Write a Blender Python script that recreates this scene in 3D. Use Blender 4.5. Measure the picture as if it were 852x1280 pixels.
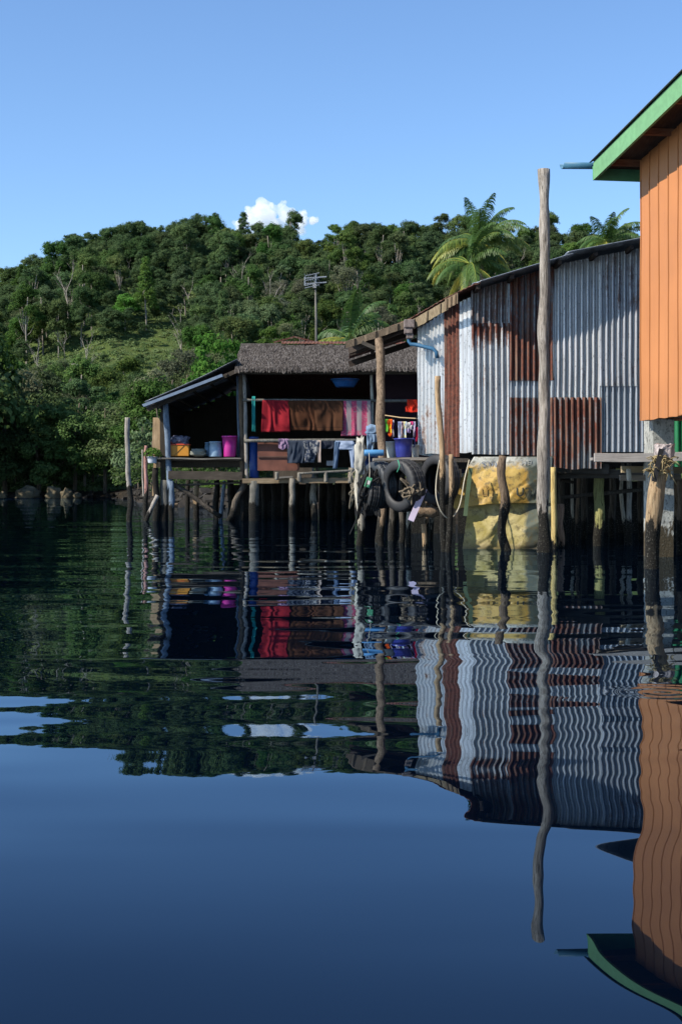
import bpy, math, random
import numpy as np
from math import sin, cos, pi, radians, sqrt, atan2
from mathutils import Vector, Matrix, noise

random.seed(7); RNG = np.random.default_rng(11)
for o in list(bpy.data.objects): bpy.data.objects.remove(o)
S = bpy.context.scene
COL = S.collection

# ------------------------------------------------------------------ camera, sky, sun, exposure
F = 1778.0; CH = 0.73; HY = 614.0; CX = 426.0
cam = bpy.data.cameras.new("Camera"); camo = bpy.data.objects.new("Camera", cam); COL.objects.link(camo)
camo.location = (0, 0, CH); camo.rotation_euler = (radians(90), 0, 0)
cam.sensor_fit = 'VERTICAL'; cam.sensor_height = 36.0; cam.lens = 36.0 * F / 1280.0
cam.shift_y = -26.0 / 1280.0
cam.clip_start = 0.05; cam.clip_end = 20000
S.camera = camo

SUN_EL = radians(41); SUN_AZ = radians(62)            # azimuth measured from behind the camera towards its left
sun_dir = Vector((-sin(SUN_AZ) * cos(SUN_EL), -cos(SUN_AZ) * cos(SUN_EL), sin(SUN_EL)))
sl = bpy.data.lights.new("Sun", 'SUN'); sl.energy = 4.7; sl.angle = radians(0.5); sl.color = (1.0, 0.93, 0.82)
so = bpy.data.objects.new("Sun", sl); COL.objects.link(so)
so.rotation_euler = sun_dir.to_track_quat('Z', 'Y').to_euler()
W = bpy.data.worlds.new("World"); S.world = W; W.use_nodes = True
wn = W.node_tree; wn.nodes.clear()
sky = wn.nodes.new('ShaderNodeTexSky'); sky.sky_type = 'NISHITA'; sky.sun_disc = False
sky.sun_elevation = SUN_EL; sky.sun_rotation = atan2(sun_dir.x, sun_dir.y)
sky.air_density = 1.0; sky.dust_density = 0.15; sky.ozone_density = 2.2; sky.altitude = 400
wm = wn.nodes.new('ShaderNodeMix'); wm.data_type = 'RGBA'; wm.blend_type = 'MULTIPLY'; wm.inputs[0].default_value = 1
wm.inputs[7].default_value = (0.82, 0.97, 1.13, 1)
bg = wn.nodes.new('ShaderNodeBackground'); bg.inputs[1].default_value = 0.10
wo = wn.nodes.new('ShaderNodeOutputWorld')
wn.links.new(sky.outputs[0], wm.inputs[6]); wn.links.new(wm.outputs[2], bg.inputs[0]); wn.links.new(bg.outputs[0], wo.inputs[0])
S.view_settings.view_transform = 'Standard'; S.view_settings.look = 'None'
S.view_settings.exposure = 0.85; S.view_settings.gamma = 1.0; S.view_settings.use_curve_mapping = False
S.render.engine = 'CYCLES'
S.cycles.max_bounces = 6; S.cycles.diffuse_bounces = 3; S.cycles.glossy_bounces = 4; S.cycles.transmission_bounces = 3
S.cycles.use_denoising = True; S.cycles.volume_bounces = 6; S.cycles.max_bounces = 8
S.cycles.sample_clamp_indirect = 6

def P(px, py, Y):            # a point seen at (px, py) of the photo and standing Y metres away
    return Vector(((px - CX) / F * Y, Y, CH + (HY - py) / F * Y))
def X(px, Y): return (px - CX) / F * Y
def Z(py, Y): return CH + (HY - py) / F * Y

# ------------------------------------------------------------------ object helpers
ORG = {}
def tag(o, label=None, cat=None, group=None, kind=None):
    if label: o['label'] = label
    if cat: o['category'] = cat
    if group: o['group'] = group
    if kind: o['kind'] = kind
    return o
def thing(name, label, cat, loc=(0, 0, 0), group=None):
    o = bpy.data.objects.new(name, None); COL.objects.link(o); o.location = loc; o.empty_display_size = 0.2
    ORG[o] = Vector(loc)
    return tag(o, label, cat, group)
def link(name, me, mat, parent, origin):
    o = bpy.data.objects.new(name, me); COL.objects.link(o)
    if mat: me.materials.append(mat)
    ORG[o] = Vector(origin)
    if parent is not None:
        o.parent = parent; o.location = Vector(origin) - ORG[parent]
    else:
        o.location = origin
    return o

def nz(v, s=1.0, seed=0.0):
    return noise.noise(Vector((v[0] * s + seed * 7.3, v[1] * s - seed * 3.1, v[2] * s + seed * 1.7)))

class MB:
    def __init__(s): s.v = []; s.f = []; s.a = None
    def add(s, vs, fs):
        b = len(s.v); s.v += [tuple(p) for p in vs]; s.f += [tuple(i + b for i in f) for f in fs]; return s
    def box(s, c, size, m=None):
        x, y, z = [q / 2 for q in size]; c = Vector(c)
        vs = [Vector((a * x, b * y, d * z)) for a in (-1, 1) for b in (-1, 1) for d in (-1, 1)]
        if m is not None: vs = [m @ p for p in vs]
        return s.add([p + c for p in vs], [(0, 1, 3, 2), (4, 6, 7, 5), (0, 4, 5, 1), (2, 3, 7, 6), (0, 2, 6, 4), (1, 5, 7, 3)])
    def beam(s, p0, p1, w, h, up=(0, 0, 1), n=1, wob=0.0):
        """squared timber from p0 to p1: w across, h along up"""
        p0 = Vector(p0); p1 = Vector(p1); d = (p1 - p0).normalized(); up = Vector(up)
        sd = d.cross(up).normalized(); u2 = sd.cross(d).normalized()
        vs = []; fs = []
        for i in range(n + 1):
            c = p0.lerp(p1, i / n)
            if wob: c = c + sd * wob * nz(c, 1.3, 2) + u2 * wob * nz(c, 1.3, 5)
            for a, b in ((-1, -1), (1, -1), (1, 1), (-1, 1)):
                j = 1 + (0.12 * nz(c, 3, a + b * 2) if wob else 0)
                vs.append(c + sd * a * w / 2 * j + u2 * b * h / 2 * j)
        for i in range(n):
            for k in range(4):
                a = i * 4 + k; b = i * 4 + (k + 1) % 4; fs.append((a, b, b + 4, a + 4))
        fs.append((3, 2, 1, 0)); e = n * 4; fs.append((e, e + 1, e + 2, e + 3))
        return s.add(vs, fs)
    def tube(s, pts, rad, seg=10, rough=0.0, cap=True, rs=6.0):
        pts = [Vector(p) for p in pts]; n = len(pts)
        if not hasattr(rad, '__len__'): rad = [rad] * n
        d0 = (pts[1] - pts[0]).normalized(); up = Vector((0, 1, 0)) if abs(d0.y) < 0.8 else Vector((1, 0, 0))
        vs = []; fs = []; a = d0.cross(up).normalized()
        for i in range(n):
            d = (pts[min(i + 1, n - 1)] - pts[max(i - 1, 0)]).normalized()
            a = (a - d * a.dot(d)).normalized(); b = d.cross(a)
            for k in range(seg):
                t = 2 * pi * k / seg; e = a * cos(t) + b * sin(t)
                q = pts[i] + e * rad[i]
                r = rad[i] * (1 + (rough * nz((q.x, q.y, q.z * 0.4), rs / max(0.02, 1), 3) * 2 if rough else 0))
                vs.append(pts[i] + e * r)
        for i in range(n - 1):
            for k in range(seg):
                fs.append((i * seg + k, i * seg + (k + 1) % seg, (i + 1) * seg + (k + 1) % seg, (i + 1) * seg + k))
        if cap:
            fs.append(tuple(range(seg))[::-1]); fs.append(tuple((n - 1) * seg + k for k in range(seg)))
        return s.add(vs, fs)
    def lathe(s, prof, c=(0, 0, 0), seg=24, m=None, sy=1.0):
        c = Vector(c); vs = []; fs = []; n = len(prof)
        for i, (r, z) in enumerate(prof):
            for k in range(seg):
                t = 2 * pi * k / seg; q = Vector((r * cos(t), r * sin(t) * sy, z))
                vs.append((m @ q if m is not None else q) + c)
        for i in range(n - 1):
            for k in range(seg):
                fs.append((i * seg + k, i * seg + (k + 1) % seg, (i + 1) * seg + (k + 1) % seg, (i + 1) * seg + k))
        return s.add(vs, fs)
    def grid(s, fn, nu, nv):
        vs = [fn(i / nu, j / nv) for j in range(nv + 1) for i in range(nu + 1)]
        fs = [(j * (nu + 1) + i, j * (nu + 1) + i + 1, (j + 1) * (nu + 1) + i + 1, (j + 1) * (nu + 1) + i) for j in range(nv) for i in range(nu)]
        return s.add(vs, fs)
    def build(s, name, mat, parent=None, solid=0, smooth=False, bevel=0, origin=None):
        A = np.array(s.v, dtype=float)
        if origin is None:
            origin = ORG[parent] if parent is not None else Vector(((A[:, 0].min() + A[:, 0].max()) / 2, (A[:, 1].min() + A[:, 1].max()) / 2, A[:, 2].min()))
        A = A - np.array(origin)
        me = bpy.data.meshes.new(name); me.from_pydata([tuple(p) for p in A], [], s.f); me.update()
        if smooth:
            for p in me.polygons: p.use_smooth = True
        o = link(name, me, mat, parent, origin)
        if bevel:
            b = o.modifiers.new("b", 'BEVEL'); b.width = bevel; b.segments = 2; b.limit_method = 'ANGLE'
        if solid:
            b = o.modifiers.new("s", 'SOLIDIFY'); b.thickness = solid; b.offset = 0
        return o

def np_mesh(name, V, Fq, tint=None):
    me = bpy.data.meshes.new(name); n = len(Fq)
    me.vertices.add(len(V)); me.vertices.foreach_set('co', np.ascontiguousarray(V, dtype=np.float32).ravel())
    k = Fq.shape[1]
    me.loops.add(n * k); me.loops.foreach_set('vertex_index', np.ascontiguousarray(Fq, dtype=np.int32).ravel())
    me.polygons.add(n); me.polygons.foreach_set('loop_start', np.arange(0, n * k, k, dtype=np.int32))
    me.update(calc_edges=True); me.validate()
    if tint is not None:
        a = me.attributes.new('tint', 'FLOAT', 'POINT'); a.data.foreach_set('value', np.ascontiguousarray(tint, dtype=np.float32))
    return me

# ------------------------------------------------------------------ materials
class NT:
    def __init__(s, name):
        s.m = bpy.data.materials.new(name); s.m.use_nodes = True; s.t = s.m.node_tree; s.t.nodes.clear()
        s.out = s.n('OutputMaterial'); s.p = s.n('BsdfPrincipled'); s.l(s.p.outputs[0], s.out.inputs[0])
    def n(s, t): return s.t.nodes.new('ShaderNode' + t)
    def l(s, a, b): s.t.links.new(a, b)
    def val(s, sock, x):
        if isinstance(x, (int, float)): sock.default_value = x
        elif isinstance(x, (tuple, list)): sock.default_value = tuple(x) + ((1,) if len(x) == 3 and len(sock.default_value) == 4 else ())
        else: s.l(x, sock)
    def coord(s, kind='pos'):
        if kind == 'pos': return s.n('NewGeometry').outputs['Position']
        return s.n('TexCoord').outputs[{'obj': 'Object', 'gen': 'Generated'}[kind]]
    def mapv(s, v, scale=(1, 1, 1), loc=(0, 0, 0), rot=(0, 0, 0)):
        m = s.n('Mapping'); m.inputs['Scale'].default_value = scale; m.inputs['Location'].default_value = loc; m.inputs['Rotation'].default_value = rot
        s.l(v, m.inputs[0]); return m.outputs[0]
    def noise(s, v, scale=5, detail=4, rough=0.55, dist=0.0, col=False):
        n = s.n('TexNoise'); n.inputs['Scale'].default_value = scale; n.inputs['Detail'].default_value = detail
        n.inputs['Roughness'].default_value = rough; n.inputs['Distortion'].default_value = dist
        if v is not None: s.l(v, n.inputs['Vector'])
        return n.outputs['Color' if col else 'Fac']
    def ramp(s, fac, stops):
        r = s.n('ValToRGB'); e = r.color_ramp.elements
        while len(e) < len(stops): e.new(0.5)
        for q, (p, c) in zip(e, stops):
            q.position = p; q.color = (c, c, c, 1) if isinstance(c, (int, float)) else tuple(c) + (1,)
        s.l(fac, r.inputs[0]); return r.outputs[0]
    def mix(s, f, a, b, mode='MIX'):
        m = s.n('Mix'); m.data_type = 'RGBA'; m.blend_type = mode
        s.val(m.inputs[0], f); s.val(m.inputs[6], a); s.val(m.inputs[7], b); return m.outputs[2]
    def math(s, op, a, b=0.0, c=None, clamp=False):
        m = s.n('Math'); m.operation = op; m.use_clamp = clamp; s.val(m.inputs[0], a); s.val(m.inputs[1], b)
        if c is not None: s.val(m.inputs[2], c)
        return m.outputs[0]
    def sep(s, v):
        q = s.n('SeparateXYZ'); s.l(v, q.inputs[0]); return q.outputs
    def bump(s, h, strength=0.3, dist=0.01):
        b = s.n('Bump'); b.inputs['Strength'].default_value = strength; b.inputs['Distance'].default_value = dist
        s.l(h, b.inputs['Height']); s.l(b.outputs[0], s.p.inputs['Normal'])
    def base(s, c, rough=0.8, metal=0.0, spec=0.3):
        s.val(s.p.inputs['Base Color'], c); s.val(s.p.inputs['Roughness'], rough); s.val(s.p.inputs['Metallic'], metal)
        s.p.inputs['Specular IOR Level'].default_value = spec; return s.m

CACHE = {}
def cached(fn):
    def g(*a, **k):
        key = (fn.__name__, a, tuple(sorted(k.items())))
        if key not in CACHE: CACHE[key] = fn(*a, **k)
        return CACHE[key]
    return g

@cached
def wood(c1, c2, wet=None, grain=(9, 9, 0.9), bump=0.6, dark=(0.012, 0.011, 0.009)):
    m = NT('weathered wood'); v = m.coord('pos')
    g = m.noise(m.mapv(v, grain), 5, 7, 0.68, 0.4); g2 = m.noise(m.mapv(v, (2.2, 2.2, 0.8)), 2.3, 3)
    f = m.noise(m.mapv(v, (grain[0] * 3, grain[1] * 3, grain[2] * 1.6)), 2.6, 6, 0.75)
    c = m.mix(m.ramp(g, [(0.32, 0.0), (0.66, 1.0)]), c1, c2)
    c = m.mix(m.ramp(g2, [(0.35, 0.0), (0.75, 0.55)]), c, tuple(q * 0.45 for q in c1))
    c = m.mix(m.ramp(f, [(0.38, 0.9), (0.48, 0.0)]), c, tuple(q * 0.22 for q in c1))
    h = m.math('ADD', g, f)
    if wet is not None:
        z = m.sep(v)[2]
        n = m.noise(m.mapv(v, (6, 6, 2.2)), 2.5, 5, 0.65)
        zz = m.math('SUBTRACT', z, m.math('MULTIPLY', m.math('SUBTRACT', n, 0.5), 0.75))
        w = m.math('SUBTRACT', 1.0, m.math('MULTIPLY', m.math('SUBTRACT', zz, wet - 0.03), 14.0), clamp=True)
        sp = m.noise(v, 55, 3, 0.7)
        dk = m.mix(m.ramp(sp, [(0.56, 0.0), (0.7, 1.0)]), dark, (0.10, 0.095, 0.075))
        c = m.mix(w, c, dk); h = m.math('ADD', h, m.math('MULTIPLY', m.math('MULTIPLY', sp, w), 2.2))
    m.bump(h, bump, 0.02); return m.base(c, 0.9, 0, 0.15)

@cached
def board(c1, c2, axis='x', bump=0.4):
    m = NT('plank wood'); v = m.coord('pos')
    sc = {'x': (0.7, 9, 9), 'z': (9, 9, 0.7), 'y': (9, 0.7, 9)}[axis]
    g = m.noise(m.mapv(v, sc), 6, 6, 0.65, 0.3); n = m.noise(v, 3, 4)
    c = m.mix(m.ramp(g, [(0.3, 0.0), (0.7, 1.0)]), c1, c2)
    c = m.mix(m.ramp(n, [(0.4, 0.0), (0.8, 0.6)]), c, tuple(q * 0.4 for q in c1))
    m.bump(g, bump, 0.01); return m.base(c, 0.88, 0, 0.2)

@cached
def tin(base=(0.42, 0.46, 0.50), rust=0.15, seed=0.0, metal=0.5, rough=0.38, top=None):
    """galvanised or rusty corrugated sheet: rust 0 = clean, 1 = rusted through"""
    m = NT('corrugated metal'); v = m.mapv(m.coord('pos'), (1, 1, 1), (seed * 3.1, 0, seed * 5.7))
    streak = m.noise(m.mapv(v, (9, 9, 0.55)), 2.4, 6, 0.62); spot = m.noise(v, 26, 5, 0.7); big = m.noise(v, 1.5, 4, 0.6)
    spang = m.noise(m.mapv(v, (1, 1, 0.45)), 52, 2, 0.6)
    base = tuple(q * 0.76 for q in base)
    galv = m.mix(m.ramp(streak, [(0.3, 0.0), (0.7, 1.0)]), tuple(q * 0.72 for q in base), tuple(min(0.75, q * 1.22) for q in base))
    galv = m.mix(m.ramp(spang, [(0.60, 0.0), (0.68, 0.65)]), galv, (0.06, 0.065, 0.07))
    ru = m.mix(m.ramp(spot, [(0.3, 0.0), (0.7, 1.0)]), (0.026, 0.010, 0.008), (0.155, 0.045, 0.024))
    ru = m.mix(m.ramp(streak, [(0.5, 0.0), (0.62, 0.5)]), ru, (0.20, 0.15, 0.11))
    s = m.math('ADD', m.math('MULTIPLY', streak, 0.5), m.math('ADD', m.math('MULTIPLY', spot, 0.22), m.math('MULTIPLY', big, 0.38)))
    if top is not None:
        z = m.sep(m.coord('pos'))[2]; tt = m.math('SUBTRACT', 1.0, m.math('MULTIPLY', m.math('SUBTRACT', top, z), 2.2), clamp=True)
        s = m.math('ADD', s, m.math('MULTIPLY', tt, m.math('MULTIPLY', streak, 0.5)))
    th = 0.88 - rust * 0.58
    k = m.ramp(s, [(max(0, th - 0.03), 0.0), (min(1, th + 0.05), 1.0)])
    c = m.mix(k, galv, ru)
    mt = m.math('MULTIPLY', m.math('SUBTRACT', 1.0, k, clamp=True), metal)
    rg = m.math('ADD', m.math('MULTIPLY', k, 0.45), rough)
    m.bump(m.math('ADD', spot, m.math('MULTIPLY', k, 0.3)), 0.25, 0.004)
    return m.base(c, rg, mt, 0.35)

@cached
def plain(c, rough=0.6, var=0.25, scale=8.0, metal=0.0, spec=0.3, bump=0.0):
    m = NT('painted surface'); v = m.coord('pos'); n = m.noise(v, scale, 5, 0.6); n2 = m.noise(v, scale * 0.2, 3)
    d = m.mix(m.ramp(n, [(0.35, 0.0), (0.75, 1.0)]), c, tuple(q * (1 - var) for q in c))
    d = m.mix(m.ramp(n2, [(0.4, 0.0), (0.8, 0.5)]), d, tuple(q * (1 - var * 1.4) for q in c))
    if bump: m.bump(n, bump, 0.01)
    return m.base(d, rough, metal, spec)

@cached
def cloth(c, c2=None, pattern=None, seed=0.0):
    m = NT('fabric'); v = m.coord('pos'); w = m.noise(m.mapv(v, (1, 1, 1), (seed, 0, 0)), 180, 2); n = m.noise(v, 7, 3)
    d = m.mix(m.ramp(n, [(0.3, 0.0), (0.8, 1.0)]), c, tuple(q * 0.72 for q in c))
    g = m.coord('gen')
    if pattern == 'stripes':
        x = m.sep(g)[0]; s = m.math('SINE', m.math('MULTIPLY', x, 2 * pi * 3.0)); st = m.ramp(m.math('MULTIPLY_ADD', s, 0.5, 0.5), [(0.42, 0.0), (0.5, 1.0)])
        fl = m.noise(v, 42, 2, 0.5)
        st = m.math('MULTIPLY', st, m.ramp(fl, [(0.36, 0.25), (0.46, 1.0)]))
        bt = m.math('MULTIPLY', m.math('SUBTRACT', 0.17, m.sep(g)[2]), 30.0, clamp=True)
        st = m.math('MAXIMUM', st, m.math('MULTIPLY', bt, m.ramp(fl, [(0.46, 0.1), (0.54, 1.0)])))
        d = m.mix(st, c2, d)
    elif pattern == 'band':
        z = m.sep(g)[2]; b = m.math('MULTIPLY', m.math('LESS_THAN', m.math('ABSOLUTE', m.math('SUBTRACT', z, 0.12)), 0.015), 1.0); d = m.mix(b, d, c2)
    elif pattern == 'blotch':
        d = m.mix(m.ramp(m.noise(v, 13, 2), [(0.5, 0.0), (0.54, 1.0)]), d, c2)
    elif pattern == 'vstripe':
        x = m.sep(g)[0]; s = m.math('SINE', m.math('MULTIPLY', x, 2 * pi * 3.5)); d = m.mix(m.ramp(m.math('MULTIPLY_ADD', s, 0.5, 0.5), [(0.5, 0.0), (0.6, 1.0)]), d, c2)
    m.bump(w, 0.3, 0.002); m.base(d, 0.95, 0, 0.1)
    tr = m.n('BsdfTranslucent'); m.val(tr.inputs[0], d); mx = m.n('MixShader'); mx.inputs[0].default_value = 0.15
    m.l(m.p.outputs[0], mx.inputs[1]); m.l(tr.outputs[0], mx.inputs[2]); m.l(mx.outputs[0], m.out.inputs[0]); return m.m

def leafmat(dark, mid, light, hue=0.03, trans=0.25):
    m = NT('foliage'); a = m.n('Attribute'); a.attribute_name = 'tint'; r = m.n('ObjectInfo').outputs['Random']
    c = m.ramp(a.outputs['Fac'], [(0.0, dark), (0.5, mid), (1.0, light)])
    h = m.n('HueSaturation'); m.l(c, h.inputs['Color'])
    r2 = m.math('FRACT', m.math('MULTIPLY', r, 17.3)); r3 = m.math('FRACT', m.math('MULTIPLY', r, 5.7))
    m.l(m.math('ADD', 0.5 - hue, m.math('MULTIPLY', r, 2 * hue)), h.inputs['Hue'])
    m.l(m.math('ADD', 0.68, m.math('MULTIPLY', r2, 0.38)), h.inputs['Saturation'])
    m.l(m.math('ADD', 0.78, m.math('MULTIPLY', r3, 0.75)), h.inputs['Value'])
    c = h.outputs[0]; m.base(c, 0.75, 0, 0.08)
    tr = m.n('BsdfTranslucent'); m.l(c, tr.inputs[0]); mx = m.n('MixShader'); mx.inputs[0].default_value = trans
    m.l(m.p.outputs[0], mx.inputs[1]); m.l(tr.outputs[0], mx.inputs[2]); m.l(mx.outputs[0], m.out.inputs[0]); return m.m

# ------------------------------------------------------------------ terrain
RIDGE = [(-900, 560), (-500, 505), (-200, 432), (-60, 392), (0, 374), (60, 340), (110, 318), (145, 305), (180, 300), (240, 298), (280, 304), (345, 310),
         (400, 318), (450, 306), (520, 320), (600, 318), (700, 328), (800, 330), (1000, 330), (1400, 360), (2400, 440)]
SHORE = [(-900, 175), (-200, 166), (0, 160), (140, 152), (165, 120), (188, 70), (230, 63), (300, 60), (470, 55), (540, 30), (700, 27), (1400, 26), (2400, 26)]
YB, YR = 168.0, 420.0
def ss(t): t = np.clip(t, 0, 1); return t * t * (3 - 2 * t)
def terrain(x, y):
    x = np.asarray(x, float); y = np.asarray(y, float)
    px = x / np.maximum(y, 1) * F + CX
    sh = np.interp(px, *zip(*SHORE)); sh = sh + 0.5 * np.sin(x * 0.9) + 0.3 * np.sin(x * 2.3)
    flat = -1.2 + 1.75 * ss((y - sh + 4.0) / 9.0) + 0.012 * np.maximum(0, y - sh)
    tanr = (HY - 12 - np.interp(px, *zip(*RIDGE)) - 14 * np.interp(px, [0, 420, 620], [1, 1, 0])) / F
    t = np.clip((y - YB) / (YR - YB), 0, 1)
    g = ss(np.minimum(1, t * 1.0 + 0.0)) * 0.35 + t ** 0.9 * 0.65
    hill = CH + y * tanr * g
    over = np.maximum(0, y - YR); hill = hill - over * 0.45
    w = ss((y - YB) / 25.0)
    z = flat * (1 - w) + np.maximum(flat, hill) * w
    z = z + w * (1.4 * np.sin(x * 0.11 + y * 0.05) * np.cos(y * 0.083) + 0.7 * np.sin(x * 0.27) * np.sin(y * 0.21))
    return np.where(y > YR + 20, np.maximum(z, 0.5), z)
pxs = np.concatenate([np.linspace(-900, -60, 50), np.linspace(-55, 900, 240), np.linspace(910, 2400, 60)])
ys = np.concatenate([np.linspace(14, 80, 110), np.linspace(81, 200, 110), np.linspace(202, 460, 130), np.linspace(470, 4000, 30)])
PX, YY = np.meshgrid(pxs, ys); XX = (PX - CX) / F * YY; ZZ = terrain(XX, YY)
V = np.stack([XX, YY, ZZ], -1).reshape(-1, 3); nx = len(pxs)
I = (np.arange(len(ys) - 1)[:, None] * nx + np.arange(nx - 1)[None]).ravel()
me = np_mesh('hills', V, np.stack([I, I + 1, I + 1 + nx, I + nx], -1))
m = NT('hill soil'); v = m.coord('pos'); a = m.noise(v, 0.25, 6, 0.65); b = m.noise(v, 2.0, 5, 0.65)
c = m.mix(m.ramp(a, [(0.35, 0.0), (0.65, 1.0)]), (0.035, 0.055, 0.018), (0.065, 0.095, 0.022))
c = m.mix(m.ramp(b, [(0.55, 0.0), (0.7, 0.8)]), c, (0.11, 0.075, 0.045))
zz = m.sep(v)[2]; lo = m.math('SUBTRACT', 1.0, m.math('MULTIPLY', m.math('SUBTRACT', zz, 1.0), 1.2), clamp=True)
c = m.mix(lo, c, m.mix(m.ramp(m.noise(v, 1.4, 6, 0.7), [(0.4, 0.0), (0.6, 1.0)]), (0.008, 0.007, 0.005), (0.030, 0.023, 0.016)))
m.bump(b, 0.8, 0.3); m.base(c, 0.95, 0, 0.1)
o = link('hills', me, m.m, None, (0, 0, 0)); tag(o, kind='structure'); me.polygons.foreach_set('use_smooth', [True] * len(me.polygons))

# ------------------------------------------------------------------ water
def water_material():
    m = NT('calm estuary water'); v = m.coord('pos'); x, y, z = m.sep(v)
    def slopes(scale, mp, amp, detail=1.0, rough=0.5, off=0.0):
        c = m.noise(m.mapv(v, mp, (off, off * 1.7, 0)), scale, detail, rough, 0.3, col=True)
        q = m.n('VectorMath'); q.operation = 'SUBTRACT'; m.l(c, q.inputs[0]); q.inputs[1].default_value = (0.5, 0.5, 0.5)
        w = m.n('VectorMath'); w.operation = 'MULTIPLY'; m.l(q.outputs[0], w.inputs[0]); w.inputs[1].default_value = (amp[0], amp[1], 0)
        return w.outputs[0]
    def scale(vec, f):
        w = m.n('VectorMath'); w.operation = 'SCALE'; m.l(vec, w.inputs[0]); m.val(w.inputs['Scale'], f); return w.outputs[0]
    def add(a, b):
        w = m.n('VectorMath'); w.operation = 'ADD'; m.l(a, w.inputs[0]); m.l(b, w.inputs[1]); return w.outputs[0]
    s = slopes(1.0, (0.45, 1.1, 1), (0.040, 0.0), 0.0, off=3.0)                # long lazy swell
    s = add(s, slopes(1.0, (0.30, 1.9, 1), (0.0, 0.040), 0.3, off=7.0))
    near = m.math('MULTIPLY', m.math('SUBTRACT', 2.40, y), 2.2, clamp=True)
    s = add(s, scale(slopes(1.0, (0.9, 2.3, 1), (0.17, 0.02), 0.0, off=51.0), near))
    s = add(s, slopes(1.0, (1.0, 3.2, 1), (0.020, 0.018), 1.0, off=11.0))
    fine = slopes(1.0, (1.8, 4.5, 1), (0.026, 0.010), 1.0, off=23.0)           # small ripples, only further out
    ff = m.math('MULTIPLY', m.math('SUBTRACT', y, 2.6), 0.30, clamp=True)
    s = add(s, scale(fine, ff))
    mid = slopes(1.0, (0.35, 2.2, 1), (0.008, 0.013), 1.0, off=31.0)
    fm = m.math('MULTIPLY', m.math('SUBTRACT', y, 6.0), 0.12, clamp=True)
    s = add(s, scale(mid, fm))
    tl = m.n('CombineXYZ'); m.l(m.math('MULTIPLY', m.math('MULTIPLY', m.math('MULTIPLY', m.math('SUBTRACT', 7.0, y), 0.35, clamp=True), m.math('MULTIPLY', m.math('SUBTRACT', y, 2.4), 0.8, clamp=True)), 0.0065), tl.inputs[1]); s = add(s, tl.outputs[0])
    # rings where something dropped by the bound post
    dx = m.math('SUBTRACT', x, 1.16); dy = m.math('SUBTRACT', y, 5.15); rr = m.math('SQRT', m.math('ADD', m.math('MULTIPLY', dx, dx), m.math('MULTIPLY', dy, dy)))
    ring = m.math('MULTIPLY', m.math('SINE', m.math('MULTIPLY', rr, 75.0)), m.math('MULTIPLY', m.math('SUBTRACT', 1.0, m.math('MULTIPLY', rr, 4.5), clamp=True), 0.07))
    rc = m.n('CombineXYZ'); m.l(m.math('DIVIDE', m.math('MULTIPLY', dx, ring), rr), rc.inputs[0]); m.l(m.math('DIVIDE', m.math('MULTIPLY', dy, ring), rr), rc.inputs[1])
    s = add(s, rc.outputs[0])
    lobes = m.math('MULTIPLY', m.math('MULTIPLY', m.math('SUBTRACT', 7.5, y), 0.4, clamp=True), m.math('MULTIPLY', m.math('SUBTRACT', y, 2.7), 0.9, clamp=True))
    s = add(s, scale(slopes(1.0, (1.0, 3.6, 1), (0.0, 0.060), 0.0, off=88.0), lobes))
    # a patch of breeze on the water by the left shore
    patch = m.math('MULTIPLY', m.math('MULTIPLY', m.math('SUBTRACT', y, 108.0), 0.1, clamp=True), m.math('MULTIPLY', m.math('SUBTRACT', -27.0, x), 0.25, clamp=True))
    patch = m.math('MULTIPLY', patch, m.math('MULTIPLY', m.math('SUBTRACT', 156.0, y), 0.2, clamp=True))
    s = add(s, scale(slopes(1.0, (2, 3, 1), (0.5, 3.0), 2.0, off=41.0), patch))
    sx, sy, sz = m.sep(s)
    cmb = m.n('CombineXYZ'); m.l(sx, cmb.inputs[0]); m.l(sy, cmb.inputs[1]); cmb.inputs[2].default_value = 1
    nn = m.n('VectorMath'); nn.operation = 'NORMALIZE'; m.l(cmb.outputs[0], nn.inputs[0])
    fr = m.n('Fresnel'); fr.inputs['IOR'].default_value = 1.30; m.l(nn.outputs[0], fr.inputs['Normal'])
    gl = m.n('BsdfGlossy'); gl.inputs['Color'].default_value = (0.66, 0.82, 1.0, 1); gl.inputs['Roughness'].default_value = 0.0; m.l(nn.outputs[0], gl.inputs['Normal'])
    df = m.n('BsdfDiffuse'); df.inputs['Color'].default_value = (0.0003, 0.0018, 0.0055, 1)
    mx = m.n('MixShader'); m.l(fr.outputs[0], mx.inputs[0]); m.l(df.outputs[0], mx.inputs[1]); m.l(gl.outputs[0], mx.inputs[2]); m.l(mx.outputs[0], m.out.inputs[0])
    return m.m
w = MB(); w.add([(-1500, -60, 0), (1500, -60, 0), (1500, 3000, 0), (-1500, 3000, 0)], [(0, 1, 2, 3)])
tag(w.build('water', water_material(), origin=(0, 0, 0)), kind='structure')

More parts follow.
